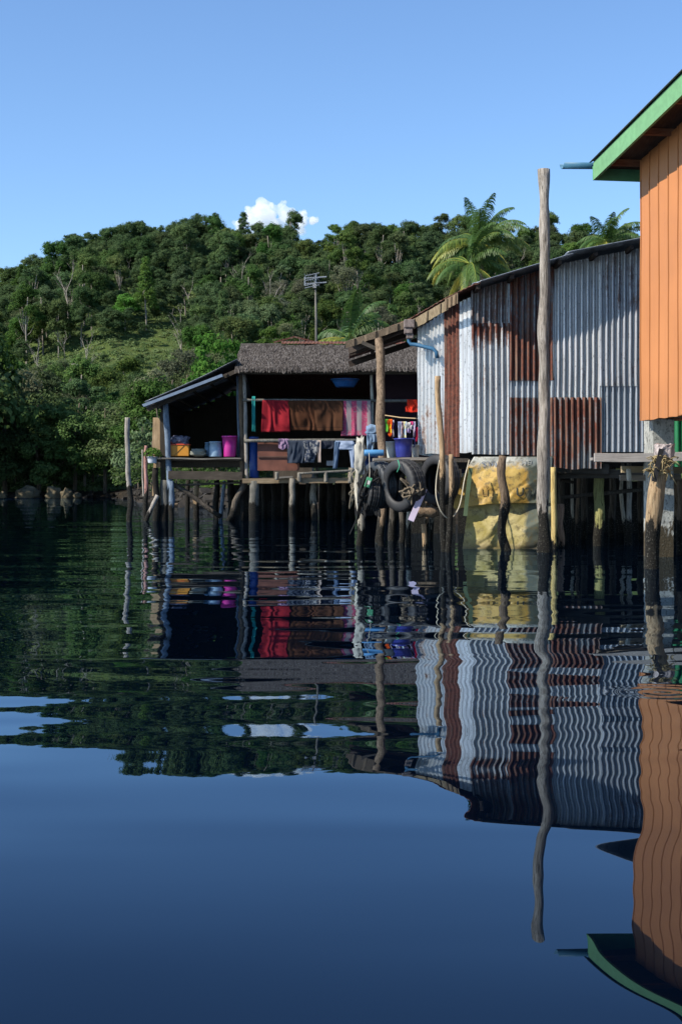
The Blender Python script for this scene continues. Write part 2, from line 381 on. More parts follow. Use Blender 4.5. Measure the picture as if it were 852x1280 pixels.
# ------------------------------------------------------------------ cloud behind the ridge
def cloud():
    Y = 3400.0; V = []; Fc = []; rnd = random.Random(3); base = 0
    import bmesh
    bm = bmesh.new()
    puffs = [(318, 272, 15), (332, 262, 13), (348, 264, 12), (360, 272, 12), (374, 272, 10), (386, 274, 8), (306, 284, 12), (340, 282, 18), (368, 284, 14), (300, 292, 9), (392, 276, 6),
             (325, 256, 5), (352, 255, 6), (312, 262, 6), (380, 265, 5), (296, 280, 6)]
    for (a, b, r) in puffs:
        for k in range(9):
            q = P(a + rnd.uniform(-.8, .8) * r, b + rnd.uniform(-.6, .6) * r, Y + rnd.uniform(-20, 30)); R = r / F * Y * rnd.uniform(0.22, 0.62)
            g = bmesh.ops.create_icosphere(bm, subdivisions=4, radius=R, matrix=Matrix.Translation(q))
            for vv in g['verts']:
                d = (vv.co - q); n = noise.fractal(vv.co * 0.035, 0.75, 2.1, 6)
                vv.co = q + d * (1 + 0.34 * n)
    me = bpy.data.meshes.new('cloud'); bm.to_mesh(me); bm.free()
    for p in me.polygons: p.use_smooth = True
    m = NT('cloud'); m.t.nodes.remove(m.p); pv = m.n('VolumePrincipled'); pv.inputs['Color'].default_value = (1, 1, 1, 1); pv.inputs['Density'].default_value = 0.035
    m.l(pv.outputs[0], m.out.inputs['Volume'])
    co = link('cloud', me, m.m, None, (0, 0, 0)); rm = co.modifiers.new('r', 'REMESH'); rm.mode = 'VOXEL'; rm.voxel_size = 2.2; rm.use_smooth_shade = True
    tag(co, 'small white cumulus cloud rising behind the wooded ridge', 'cloud')
cloud()

# ------------------------------------------------------------------ foliage
def leafquads(C, N, size, aspect=0.62, rng=RNG):
    """C centres, N normals -> quads lying roughly across the normals"""
    n = len(C); R = rng.normal(size=(n, 3)); N = N / np.linalg.norm(N, axis=1, keepdims=True)
    U = np.cross(N, R); U /= np.linalg.norm(U, axis=1, keepdims=True) + 1e-9; Wv = np.cross(N, U)
    s = (size * rng.uniform(0.6, 1.3, n))[:, None]
    a = U * s * 0.5; b = Wv * s * aspect * 0.5
    V = np.stack([C - a, C - b * 0.9 + N * s * 0.08, C + a, C + b], 1).reshape(-1, 3)
    return V, np.arange(n * 4).reshape(n, 4)

def crown_points(lobes, clumps, leaves, clump_r, rng, up=0.35, tintbias=0.0):
    Cs = []; Ns = []; T = []
    for (c, r) in lobes:
        c = np.array(c); r = np.array(r)
        k = max(3, int(clumps * (r.mean() / 2.2) ** 1.6))
        d = rng.normal(size=(k, 3)); d /= np.linalg.norm(d, axis=1, keepdims=True); d[:, 2] = np.where(d[:, 2] < -0.35, -d[:, 2], d[:, 2])
        cc = c + d * r * rng.uniform(0.55, 1.0, (k, 1))
        lt = rng.uniform(-0.14, 0.14)
        for q, dd in zip(cc, d):
            n = int(leaves * rng.uniform(0.6, 1.3)); e = rng.normal(size=(n, 3)); e /= np.linalg.norm(e, axis=1, keepdims=True)
            rr = clump_r * rng.uniform(0.55, 1.35)
            p = q + e * rr * rng.uniform(0.35, 1.0, (n, 1)) * np.array([1.15, 1.15, 0.7])
            Cs.append(p); Ns.append(e * 0.8 + dd * 0.5 + np.array([0, 0, up]) + rng.normal(size=(n, 3)) * 0.35)
            T.append(np.clip(0.5 + lt + tintbias + rng.uniform(-0.12, 0.12) + rng.normal(size=n) * 0.13, 0, 1))
    return np.concatenate(Cs), np.concatenate(Ns), np.concatenate(T)

def make_lobes(kind, H, R, rng):
    L = []
    if kind == 'broad':
        for k in range(11):
            a = rng.uniform(0, 2 * pi); q = sqrt(rng.uniform(0, 1)) * 0.72; z = H * rng.uniform(0.42, 0.86) - q * q * H * 0.12
            r = R * rng.uniform(0.30, 0.46); L.append(((q * R * cos(a), q * R * sin(a), z), (r, r, r * 0.95)))
        L.append(((0, 0, H * 0.84), (R * .45, R * .45, R * .36)))
    elif kind == 'tall':
        for k in range(10):
            a = rng.uniform(0, 2 * pi); q = sqrt(rng.uniform(0, 1)) * 0.75; z = H * (0.92 - 0.42 * q * rng.uniform(0.3, 1.2))
            r = R * rng.uniform(0.28, 0.42); L.append(((q * R * cos(a), q * R * sin(a), z), (r, r, r * 0.9)))
    elif kind == 'round':
        for k in range(14):
            d = rng.normal(size=3); d /= np.linalg.norm(d); d *= rng.uniform(0.3, 0.72)
            r = R * rng.uniform(0.34, 0.5); L.append(((d[0] * R, d[1] * R, H * 0.58 + d[2] * H * 0.42), (r, r, r * 0.85)))
    elif kind == 'bush':
        for k in range(12):
            a = rng.uniform(0, 2 * pi); q = sqrt(rng.uniform(0, 1)) * 0.8; z = H * rng.uniform(0.15, 0.75) * (1 - 0.35 * q)
            r = R * rng.uniform(0.3, 0.46); L.append(((q * R * cos(a), q * R * sin(a), z), (r, r, r * 0.8)))
    elif kind == 'cone':
        for k in range(12):
            t = k / 11; a = k * 2.4; q = (1 - t) * 0.5; r = R * (0.5 - 0.26 * t)
            L.append(((q * R * cos(a), q * R * sin(a), H * (0.35 + 0.6 * t)), (r, r, r)))
    return L

def trunk_mb(H, R, lobes, r0, rng, lean=0.05, reach=0.75):
    mb = MB(); top = H * 0.82; lx, ly = rng.uniform(-1, 1) * lean * H, rng.uniform(-1, 1) * lean * H
    pts = [Vector((lx * (t ** 1.5) + 0.15 * sin(t * 7), ly * t, -1.2 + (top + 1.2) * t)) for t in np.linspace(0, 1, 9)]
    mb.tube(pts, [r0 * (1.25 - 0.85 * t) for t in np.linspace(0, 1, 9)], 7)
    for (c, r) in lobes[:9]:
        t = rng.uniform(0.5, 0.85); s = pts[int(t * 8)]; e = s.lerp(Vector(c), reach); md = s.lerp(e, 0.5) + Vector((0, 0, -0.06 * H * rng.uniform(0, 1)))
        mb.tube([s, md, e], [r0 * 0.42, r0 * 0.3, r0 * 0.14], 5)
    return mb

M_leaf = leafmat((0.024, 0.056, 0.015), (0.054, 0.100, 0.024), (0.108, 0.148, 0.036), 0.03, 0.38)
M_leaf_grey = leafmat((0.055, 0.075, 0.035), (0.098, 0.118, 0.058), (0.16, 0.17, 0.09), 0.02, 0.38)
M_leaf_bright = leafmat((0.030, 0.080, 0.012), (0.062, 0.150, 0.022), (0.12, 0.21, 0.035), 0.012, 0.38)
M_leaf_mang = leafmat((0.022, 0.050, 0.009), (0.052, 0.100, 0.018), (0.105, 0.155, 0.042), 0.012, 0.3)
M_scrub = leafmat((0.040, 0.082, 0.016), (0.076, 0.130, 0.028), (0.130, 0.175, 0.05), 0.01, 0.35)
M_bark = wood((0.20, 0.18, 0.15), (0.34, 0.31, 0.26), None, (1.0, 1.0, 0.25), 0.3)
M_bark_dark = wood((0.07, 0.055, 0.04), (0.14, 0.115, 0.085), None, (1.5, 1.5, 0.4), 0.3)

PROTO = {}
def proto(key, kind, H, R, clumps, leaves, cr, leaf, mat, bark, r0, seed, reach=0.75):
    rng = np.random.default_rng(seed); L = make_lobes(kind, H, R, rng)
    C, N, T = crown_points(L, clumps, leaves, cr, rng); Vv, Fq = leafquads(C, N, leaf, rng=rng)
    crown = np_mesh('crown', Vv, Fq, np.repeat(T, 4)); crown.materials.append(mat)
    tb = trunk_mb(H, R, L, r0, rng, reach=reach); tm = bpy.data.meshes.new('trunk'); tm.from_pydata(tb.v, [], tb.f); tm.materials.append(bark)
    for p in tm.polygons: p.use_smooth = True
    PROTO[key] = (crown, tm, Vv, Fq, np.repeat(T, 4), H, R); return PROTO[key]
for i in range(3): proto(('broad', i), 'broad', 11.0, 4.3, 66, 36, 0.58, 0.27, M_leaf, M_bark, 0.15, 50 + i)
for i in range(2): proto(('tall', i), 'tall', 13.5, 3.3, 80, 34, 0.55, 0.26, M_leaf, M_bark, 0.19, 60 + i, 0.7)
for i in range(2): proto(('grey', i), 'tall', 12.5, 3.2, 60, 24, 0.6, 0.25, M_leaf_grey, M_bark, 0.18, 70 + i, 0.8)
for i in range(2): proto(('round', i), 'round', 8.5, 3.6, 54, 36, 0.55, 0.27, M_leaf_bright, M_bark, 0.18, 80 + i)
for i in range(1): proto(('cone', i), 'cone', 12.5, 3.2, 64, 34, 0.5, 0.27, M_leaf, M_bark, 0.18, 90 + i)
def bare_tree_meshes(seed, H):
    rng = random.Random(seed); mb = MB()
    def br(p, d, l, r, lev):
        pts = [p]; q = p.copy()
        for k in range(4):
            q = q + d * l / 4 + Vector((rng.uniform(-1, 1), rng.uniform(-1, 1), rng.uniform(-.3, .6))) * l * 0.03; pts.append(q.copy())
        mb.tube(pts, [r * (1 - 0.13 * k) for k in range(5)], 6)
        if lev < 3:
            for k in range(3 if lev else 5):
                s = pts[rng.choice((2, 3, 4))]; dd = (d + Vector((rng.uniform(-1, 1), rng.uniform(-1, 1), rng.uniform(0, .6))) * 0.8).normalized()
                br(s, dd, l * rng.uniform(0.35, 0.55), r * 0.42, lev + 1)
    br(Vector((0, 0, -1)), Vector((rng.uniform(-.12, .12), 0, 1)).normalized(), H * 0.75, 0.2, 0)
    me = bpy.data.meshes.new('trunk'); me.from_pydata(mb.v, [], mb.f); me.materials.append(M_bark); return me
BARE = [bare_tree_meshes(5, 13), bare_tree_meshes(8, 10)]

LBL = {'broad': ('broadleaf_tree', 'dark green broadleaf tree with a spreading crown in the far hill forest', 'broad crowned trees of the hill forest'),
       'tall': ('rainforest_tree', 'tall green tree with high crown on a pale bare trunk in the hill forest', 'tall trees of the hill forest'),
       'grey': ('rainforest_tree', 'thin greyish green tree with sparse crown and pale trunk in the hill forest', 'sparse greyish trees of the hill forest'),
       'round': ('broadleaf_tree', 'brighter green rounded tree standing in the hill forest', 'bright rounded trees of the hill forest'),
       'cone': ('rainforest_tree', 'narrow pointed dark green tree rising in the hill forest', 'pointed trees of the hill forest')}
def place_tree(key, x, y, s, rz, label=None, group=None, zoff=0.0, name=None, ctx=0.0, cz=1.0):
    cr, tr = PROTO[key][:2]; nm, lb, gp = LBL.get(key[0], ('tree', '', ''))
    z = float(terrain(x, y)) + zoff
    t = thing(name or nm, label or lb, 'tree', (x, y, z), group if label else gp)
    t.rotation_euler = (0, 0, rz); t.scale = (s, s, s * cz)
    for n_, me in (('crown', cr), ('trunk', tr)):
        o = bpy.data.objects.new(n_, me); COL.objects.link(o); o.parent = t
    return t

def hill_trees():
    rnd = random.Random(21); pts = []
    cell = {}
    tries = 0
    while tries < 80000:
        tries += 1
        y = sqrt(rnd.uniform(172.0 ** 2, 432.0 ** 2)); px = rnd.uniform(-70, 835); x = X(px, y)
        z = float(terrain(x, y)); pyb = HY - (z - CH) * F / y
        pyt = pyb - 10.5 * F / y
        if px > 300 and pyt > 430: continue
        if px > 520 and pyt > 395 - (px - 520) * 0.25: continue
        clear = 0
        line = 474 - px * 0.31; room = 1e9
        if -20 < px < 245 and pyb > line:
            if pyb < 498: clear = 1
            else:
                room = (pyb - 470) / (11.5 * F / y)
                if room < 0.22: continue
        dmin = 8.0 if clear else (3.9 + 0.004 * (y - 160) if y < 375 else 3.2)
        k = (int(x // 16), int(y // 16)); ok = True
        for a in (-1, 0, 1):
            for b in (-1, 0, 1):
                for (qx, qy, *_r) in cell.get((k[0] + a, k[1] + b), ()):
                    if (qx - x) ** 2 + (qy - y) ** 2 < dmin * dmin: ok = False; break
        if not ok: continue
        r = rnd.random()
        if clear: kind = 'bare' if r < 0.25 else ('grey' if r < 0.6 else 'round'); sc = rnd.uniform(0.14, 0.34) if kind == 'round' else rnd.uniform(0.30, 0.55) if kind == 'grey' else rnd.uniform(0.55, 0.9)
        else:
            kind = 'broad' if r < 0.34 else 'tall' if r < 0.60 else 'grey' if r < 0.78 else 'round' if r < 0.91 else 'cone' if r < 0.965 else 'bare'
            sc = min(rnd.uniform(0.58, 1.22), room)
        if y > 385 and kind in ('tall', 'grey') and rnd.random() < 0.4: kind = 'broad'
        if room > 5 and kind == 'round' and y > 260 and rnd.random() < 0.5: kind = 'broad'
        rec = (x, y, kind, sc, rnd.uniform(0, 6.28), rnd.randrange(6), px)
        cell.setdefault(k, []).append(rec); pts.append(rec)
    pts.sort(key=lambda p: p[1] / (p[3] * (1.2 if p[2] in ('tall', 'broad') else 1)) + (900 if not -15 < p[6] < 815 else 0))
    far = []
    for i, (x, y, kind, sc, rz, v, px) in enumerate(pts):
        if kind == 'bare':
            z = float(terrain(x, y)); me = BARE[v % 2]; o = bpy.data.objects.new('dead_tree', me); COL.objects.link(o); o.location = (x, y, z); o.scale = (sc,) * 3; o.rotation_euler = (0, 0, rz)
            tag(o, 'bare pale dead tree with leafless branches on the far hillside', 'tree', 'bare dead trees on the hillside'); continue
        nvar = {'broad': 3, 'tall': 2, 'grey': 2, 'round': 2, 'cone': 1}[kind]
        if i < 296: place_tree((kind, v % nvar), x, y, sc, rz, cz=0.98 + 0.32 * ((v * 37) % 10) / 10)
        else: far.append((kind, v % nvar, x, y, sc, rz))
    # the rest of the wood as one mass
    Vs = []; Fs = []; Ts = []; b = 0; TV = []; TF = []
    for (kind, v, x, y, sc, rz) in far:
        cr, tr, Vv, Fq, T, H, R = PROTO[(kind, v)]
        c, s_ = cos(rz), sin(rz); z = float(terrain(x, y))
        n = len(Fq); A = Vv.reshape(n, 4, 3)
        A = A.reshape(-1, 3) @ np.array([[c, s_, 0], [-s_, c, 0], [0, 0, 1]]) * sc + np.array([x, y, z])
        Vs.append(A); Fs.append(Fq + b); b += len(A); Ts.append(np.clip(T + random.uniform(-.15, .15), 0, 1))
    if Vs:
        me = np_mesh('far_forest', np.concatenate(Vs), np.concatenate(Fs), np.concatenate(Ts))
        tag(link('far_forest', me, M_leaf, None, (0, 0, 0)), 'dense dark green forest covering the upper slope and ridge', 'forest', kind='stuff')
    print('hill trees', len(pts), 'far', len(far))
hill_trees()

def scrub():
    rng = np.random.default_rng(4); n = 17000
    y = np.sqrt(rng.uniform(166.0 ** 2, 425.0 ** 2, n)); px = rng.uniform(-90, 840, n); x = (px - CX) / F * y; z = terrain(x, y)
    pyb = HY - (z - CH) * F / y
    ok = ~((px > 330) & (pyb > 440)) & ~((px > 540) & (pyb > 400)); x, y, z, px = x[ok], y[ok], z[ok], px[ok]; n = len(x)
    k = 34; r = rng.uniform(0.4, 1.3, n) * (1 + 0.8 * (y > 385)); d = rng.normal(size=(n, k, 3)); d /= np.linalg.norm(d, axis=2, keepdims=True); d[..., 2] = np.abs(d[..., 2])
    C = np.stack([x, y, z], -1)[:, None, :] + d * (r[:, None, None] * rng.uniform(0.5, 1.0, (n, k, 1))) * np.array([1.2, 1.2, 0.9])
    N = d + rng.normal(size=(n, k, 3)) * 0.5 + np.array([0, 0, .3]); T = np.clip(rng.uniform(0.1, 0.85, (n, 1)) + rng.normal(size=(n, k)) * 0.1, 0, 1)
    Vv, Fq = leafquads(C.reshape(-1, 3), N.reshape(-1, 3), 0.42, rng=rng)
    tag(link('undergrowth', np_mesh('undergrowth', Vv, Fq, np.repeat(T.ravel(), 4)), M_scrub, None, (0, 0, 0)), 'low green scrub covering the hillside between the trees', 'undergrowth', kind='stuff')
scrub()

# trees of the shore: nearer, so finer leaves
def shore_trees():
    for i in range(3): proto(('mang', i), 'bush', 12.0, 6.5, 26, 46, 0.80, 0.34, M_leaf_mang, M_bark_dark, 0.22, 200 + i)
    for i in range(2): proto(('fresh', i), 'round', 9.0, 5.0, 24, 46, 0.75, 0.34, M_leaf_bright, M_bark_dark, 0.2, 210 + i)
    proto(('bushy', 0), 'bush', 4.5, 2.6, 20, 40, 0.4, 0.2, M_leaf_mang, M_bark_dark, 0.07, 221)
    L = [  # px, Y, kind, variant, scale, z-scale, label
        (-50, 166, 'mang', 0, 1.6, 1.25, 'large dark tree at the left edge of the photo above the shore'),
        (8, 163, 'mang', 1, 1.15, 1.15, 'dark bushy tree nearest the left edge over the shore boulders'),
        (48, 161, 'mang', 2, 1.02, 1.0, 'rounded mangrove tree directly behind the largest shore boulder'),
        (92, 160, 'mang', 0, 1.02, 1.0, 'leafy mangrove tree at the middle of the left shore'),
        (132, 157, 'mang', 1, 0.95, 1.0, 'dark mangrove tree just left of the lone mooring post'),
        (172, 150, 'mang', 2, 0.95, 1.08, 'tall dark mangrove tree behind the lone mooring post'),
        (208, 140, 'mang', 0, 0.95, 1.10, 'leafy tree right behind the lean-to roof of the stilt house'),
        (70, 172, 'mang', 1, 0.9, 0.9, 'second row tree behind the rounded mangroves on the left'),
        (118, 174, 'fresh', 0, 0.8, 0.9, 'bright yellow green tree at the foot of the cleared slope'),
        (160, 174, 'fresh', 1, 0.95, 0.95, 'bright green tree between the mangroves and the cleared slope'),
        (205, 170, 'fresh', 0, 1.05, 1.15, 'bright green tree above the tip of the lean-to roof'),
        (240, 172, 'mang', 2, 1.1, 1.2, 'mid green tree rising behind the lean-to roof'),
        (272, 165, 'fresh', 1, 1.3, 1.35, 'very bright green rounded tree touching the left end of the thatch'),
        (20, 178, 'mang', 2, 1.0, 1.15, 'dark green tree behind the left edge mangroves'),
        (322, 185, 'mang', 0, 1.2, 1.3, 'mid green tree behind the left part of the thatched roof'),
        (372, 190, 'mang', 1, 1.1, 1.3, 'dark green tree behind the aerial pole'),
        (500, 150, 'mang', 2, 1.1, 1.25, 'leafy green tree behind the slanting eave of the tin house'),
        (178, 118, 'bushy', 0, 1.2, 1.2, 'small green bush on the bank beside the lone mooring post'),
        (196, 100, 'bushy', 0, 1.3, 1.2, 'small leafy bush on the bank behind the lean-to corner post'),
        (240, 78, 'bushy', 0, 0.8, 0.45, 'low bright bush seen beneath the lean-to floor'),
    ]
    for (px, Y, k, v, s, cz, lb) in L:
        place_tree((k, v), X(px, Y), Y, s, px * 1.3, lb, None, name='mangrove_tree' if k == 'mang' else 'bush' if k == 'bushy' else 'broadleaf_tree', cz=cz)
    # off the left edge: the wooded headland that shades the cove
    for i, (px, Y, s) in enumerate([(-150, 150, 2.2), (-250, 158, 2.4), (-210, 138, 1.8), (-360, 150, 2.4), (-120, 172, 2.2), (-300, 175, 2.6)]):
        place_tree(('mang', i % 3), X(px, Y), Y, s, i * 1.7, 'large tree on the headland beyond the left edge', 'trees on the headland off to the left', name='headland_tree', cz=1.15)
shore_trees()

# ------------------------------------------------------------------ palms
M_frond = None
def frond_material():
    m = NT('palm frond'); a = m.n('Attribute'); a.attribute_name = 'tint'
    c = m.ramp(a.outputs['Fac'], [(0.0, (0.045, 0.10, 0.024)), (0.45, (0.09, 0.16, 0.035)), (0.8, (0.26, 0.29, 0.05)), (1.0, (0.42, 0.36, 0.07))])
    m.base(c, 0.45, 0, 0.4); tr = m.n('BsdfTranslucent'); m.l(c, tr.inputs[0]); mx = m.n('MixShader'); mx.inputs[0].default_value = 0.3
    m.l(m.p.outputs[0], mx.inputs[1]); m.l(tr.outputs[0], mx.inputs[2]); m.l(mx.outputs[0], m.out.inputs[0]); return m.m
M_frond = frond_material()
def palm(label, base, top, L, n, seed, droop=1.0, yellow=0.0, r0=0.16):
    rng = random.Random(seed); base = Vector(base); top = Vector(top)
    t = thing('coconut_palm', label, 'palm tree', base)
    pts = [base.lerp(top, k / 10) + Vector((sin(k / 10 * pi) * (top - base).length * 0.03, 0, 0)) for k in range(11)]
    pts[0].z -= 0.6
    MB().tube(pts, [r0 * (1.25 - 0.5 * k / 10) for k in range(11)], 10, 0.05).build('trunk', wood((0.16, 0.12, 0.09), (0.30, 0.25, 0.19), None, (1.5, 1.5, 6), 0.4), t, smooth=True)
    for i in range(n):
        el = radians((72, 35, 5, 55, 20, -15, 45, -5, 28, -32)[i % 10] + rng.uniform(-8, 8)); az = i * 2.399 + rng.uniform(-.3, .3)
        l = L * rng.uniform(0.82, 1.1); d = Vector((cos(az) * cos(el), sin(az) * cos(el), sin(el))); p = top.copy()
        age = 1 - (el + 0.6) / 2.1; V = []; Q = []; T = []; steps = 26; st = l / steps; path = [p.copy()]
        for k in range(steps):
            d = (d + Vector((0, 0, -0.052 * droop * (0.45 + k / steps * 1.5)))).normalized(); p = p + d * st; path.append(p.copy())
        yl = rng.uniform(0.0, 0.35) + (rng.choice((0.0, 0.45)) if age > 0.45 else 0) + yellow
        def q4(a, b, c, e, tn):
            s0 = len(V); V.extend((a, b, c, e)); Q.append((s0, s0 + 1, s0 + 2, s0 + 3)); T.extend([tn] * 4)
        for k in range(steps):
            a, b = path[k], path[k + 1]; dd = (b - a).normalized(); sd = dd.cross(Vector((0, 0, 1)))
            sd = sd.normalized() if sd.length > 1e-3 else Vector((1, 0, 0)); up = sd.cross(dd); w = 0.035 * (1 - 0.8 * k / steps)
            q4(a - sd * w, a + sd * w, b + sd * w, b - sd * w, min(1, yl + 0.4)); q4(a - up * w, a + up * w, b + up * w, b - up * w, min(1, yl + 0.4))
            if k < 3: continue
            ll = L * 0.21 * sin(pi * min(1, (k / steps) * 0.82 + 0.15)) + 0.06
            for s_ in (-1, 1):
                for j in range(4):
                    o = a.lerp(b, (j + rng.random() * .8) / 4)
                    e = (sd * s_ * 0.85 + dd * 0.55 + up * 0.12 - Vector((0, 0, 1)) * rng.uniform(0.35, 0.95)).normalized()
                    lw = 0.017; mid = o + e * ll * 0.55; tip = mid + (e + Vector((0, 0, -1.0))).normalized() * ll * 0.5 * rng.uniform(.7, 1.1)
                    tn = max(0, min(1, yl + rng.uniform(-.1, .12)))
                    q4(o - dd * lw, o + dd * lw, mid + dd * lw, mid - dd * lw, tn); q4(mid - dd * lw, mid + dd * lw, tip + dd * 0.006, tip - dd * 0.006, tn)
        me = np_mesh('frond', np.array([tuple(v - base) for v in V]), np.array(Q), np.array(T))
        link('frond', me, M_frond, t, base)
    for i in range(6):
        a = rng.uniform(0, 6.28); q = top + Vector((cos(a) * 0.3, sin(a) * 0.3, -0.25 - rng.random() * .25))
        prof = [(0.001, -0.16)] + [(0.13 * sin(pi * k / 8) + .001, -0.15 * cos(pi * k / 8)) for k in range(1, 8)] + [(0.001, 0.16)]
        MB().lathe(prof, q, 10).build('coconut', plain((0.16, 0.14, 0.05), 0.6), t, smooth=True)
YP = 82.0
def ground(px, Y): return Vector((X(px, Y), Y, float(terrain(X(px, Y), Y))))
palm('tall coconut palm with its crown against the sky above the tin roof', ground(600, YP), P(598, 303, YP), 3.3, 30, 3, 1.0, 0.0)
palm('lower coconut palm with yellowing drooping fronds in front of the taller palm', ground(573, YP - 2), P(586, 330, YP - 2), 3.1, 17, 9, 1.2, 0.15)
palm('coconut palm whose crown shows over the tin roof beside the orange house', ground(752, 108), P(757, 303, 108), 3.2, 24, 5, 1.0, 0.0)
palm('small young palm behind the right end of the thatched roof', ground(436, 72), P(436, 424, 72), 2.9, 14, 12, 1.2, 0.05, 0.1)
palm('young palm just right of the small palm behind the thatch', ground(470, 90), P(452, 432, 90), 2.4, 9, 15, 1.2, 0.0, 0.1)

# ------------------------------------------------------------------ shore boulders and the far bank
M_rock = plain((0.15, 0.12, 0.07), 0.9, 0.6, 1.4, bump=0.6)
for (px, py, w_, h_, Y, lb) in [(34, 615, 15, 11, 152, 'largest rounded brown boulder on the left shore'), (67, 616, 10, 11, 151, 'rounded boulder right of the largest one on the shore'),
                                (84, 617, 8, 8, 150, 'smaller dark boulder third along the shore'), (4, 617, 5, 5, 151, 'small pale boulder at the left edge of the shore'), (97, 619, 5, 4, 149, 'smallest flat boulder at the right end of the shore row')]:
    mb = MB(); c = P(px, 617, Y); c.z = 0.25; rx = w_ / F * Y; rz_ = h_ / F * Y; seed = px
    def fr(u, v):
        a = u * 2 * pi; e = (v - 0.5) * pi; d = Vector((cos(a) * cos(e), sin(a) * cos(e), sin(e))); k = 1 + 0.42 * nz(d, 1.7, seed) + 0.16 * nz(d, 4.5, seed)
        return c + Vector((d.x * rx * k, d.y * rx * k, d.z * rz_ * k))
    mb.grid(fr, 28, 16); tag(mb.build('boulder', M_rock, smooth=True), lb, 'boulder')
for (px, py, r, Y, lb) in [(93, 434, 5, 300, 'white boulder lying on the cleared hillside'), (76, 463, 5, 262, 'pinkish boulder low on the cleared hillside')]:
    c = ground(px, Y); mb = MB()
    mb.lathe([(0.01, 1.0 * r / 4), (0.7, .9 * r / 4), (1.25, .3), (1.3, -.6)], c + Vector((0, 0, 0.6)), 12); tag(mb.build('boulder', plain((0.5, 0.45, 0.4), 0.9), smooth=True), lb, 'boulder')

# ------------------------------------------------------------------ shared builders for posts and sheets
GREY = ((0.20, 0.175, 0.15), (0.42, 0.38, 0.33)); BROWN = ((0.10, 0.07, 0.045), (0.24, 0.175, 0.12)); TAN = ((0.26, 0.17, 0.09), (0.46, 0.33, 0.20))
PALE = ((0.30, 0.27, 0.21), (0.52, 0.48, 0.40)); DARK = ((0.045, 0.038, 0.03), (0.11, 0.095, 0.078)); BLUE = ((0.10, 0.14, 0.19), (0.22, 0.27, 0.34))
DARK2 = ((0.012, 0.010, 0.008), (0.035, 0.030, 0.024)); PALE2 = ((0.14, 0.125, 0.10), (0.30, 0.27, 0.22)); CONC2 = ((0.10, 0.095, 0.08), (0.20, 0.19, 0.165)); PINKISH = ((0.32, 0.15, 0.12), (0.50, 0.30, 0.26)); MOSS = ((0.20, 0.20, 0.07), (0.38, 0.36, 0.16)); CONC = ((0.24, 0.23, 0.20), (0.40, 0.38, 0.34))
def pole_mb(p0, p1, r0, r1, wob=0.03, rough=0.10, n=16, seg=12, seed=1.0, knot=0.0):
    p0 = Vector(p0); p1 = Vector(p1); pts = []; rad = []
    for k in range(n + 1):
        t = k / n; c = p0.lerp(p1, t)
        c = c + Vector((wob * nz((t * 3, seed, 0), 1.2, seed), wob * nz((seed, t * 3, 2), 1.2, seed), 0)) * min(1, 4 * t * (1 - t) + 0.35)
        pts.append(c); r = r0 + (r1 - r0) * t; rad.append(r * (1 + 0.10 * nz((t * 9, seed, 5), 1, seed) + knot * max(0, nz((t * 14, seed, 9), 1, seed))))
    return MB().tube(pts, rad, seg, rough)
def post(label, px0, py0, px1, py1, Y, w, col=GREY, wet=0.5, group=None, name='mooring_post', cat='post', wob=0.03, rough=0.10, taper=0.85, Y1=None, sink=0.7, knot=0.3, seg=12):
    """px0,py0 the top; px1,py1 the foot (waterline); w the width in photo pixels"""
    a = P(px0, py0, Y1 or Y); b = P(px1, py1, Y); r = w / 2 / F * Y
    d = (b - a).normalized(); b2 = b + d * (sink / max(0.3, abs(d.z))) if sink else b
    o = pole_mb(b2, a, r * 1.04, r * taper, wob, rough, max(8, int((a - b2).length * 14)), seg, px0 * 0.37 + py0 * 0.11, knot).build(name, wood(col[0], col[1], wet), smooth=True)
    return tag(o, label, cat, group)
def pole_part(name, parent, a, b, r, mat, wob=0.02, rough=0.12, seed=1.0, seg=12):
    return pole_mb(a, b, r, r * 0.9, wob, rough, max(6, int((Vector(a) - Vector(b)).length * 5)), seg, seed).build(name, mat, parent, smooth=True)
def sheet_mb(p0, p1, zb, zt, pitch=0.076, amp=0.011, per=8, nz_=14, bend=0.006, off=0.0, seed=0.0, ragged=0.0, top=None, prof='sine'):
    """corrugated sheet standing from p0 to p1 (plan points), ribs upright; off pushes it towards the viewer; top: function of s"""
    p0 = Vector((p0[0], p0[1])); p1 = Vector((p1[0], p1[1])); L = (p1 - p0).length; d = (p1 - p0) / L; nrm = Vector((d.y, -d.x))
    nu = max(4, int(L / pitch * per))
    def fn(u, v):
        s = u * L
        if prof == 'sine': h = amp * sin(2 * pi * s / pitch)
        else:
            q = (s % pitch) / pitch; h = amp * (1 if 0.06 < q < 0.16 else 0.0) - abs(amp) * 0.5 * q
        t = top(s / L) if top else zt
        b = zb + ragged * nz((s * 5, seed, 1), 1, seed)
        z = b + (t - b) * v
        h += bend * nz((s * 1.3, z * 1.6, seed), 1, seed) * 2 + off
        e = p0 + d * (s + 0.004 * nz((s, z * 2, seed), 1.0, 4)) + nrm * h
        return Vector((e.x, e.y, z))
    return MB().grid(fn, nu, nz_)

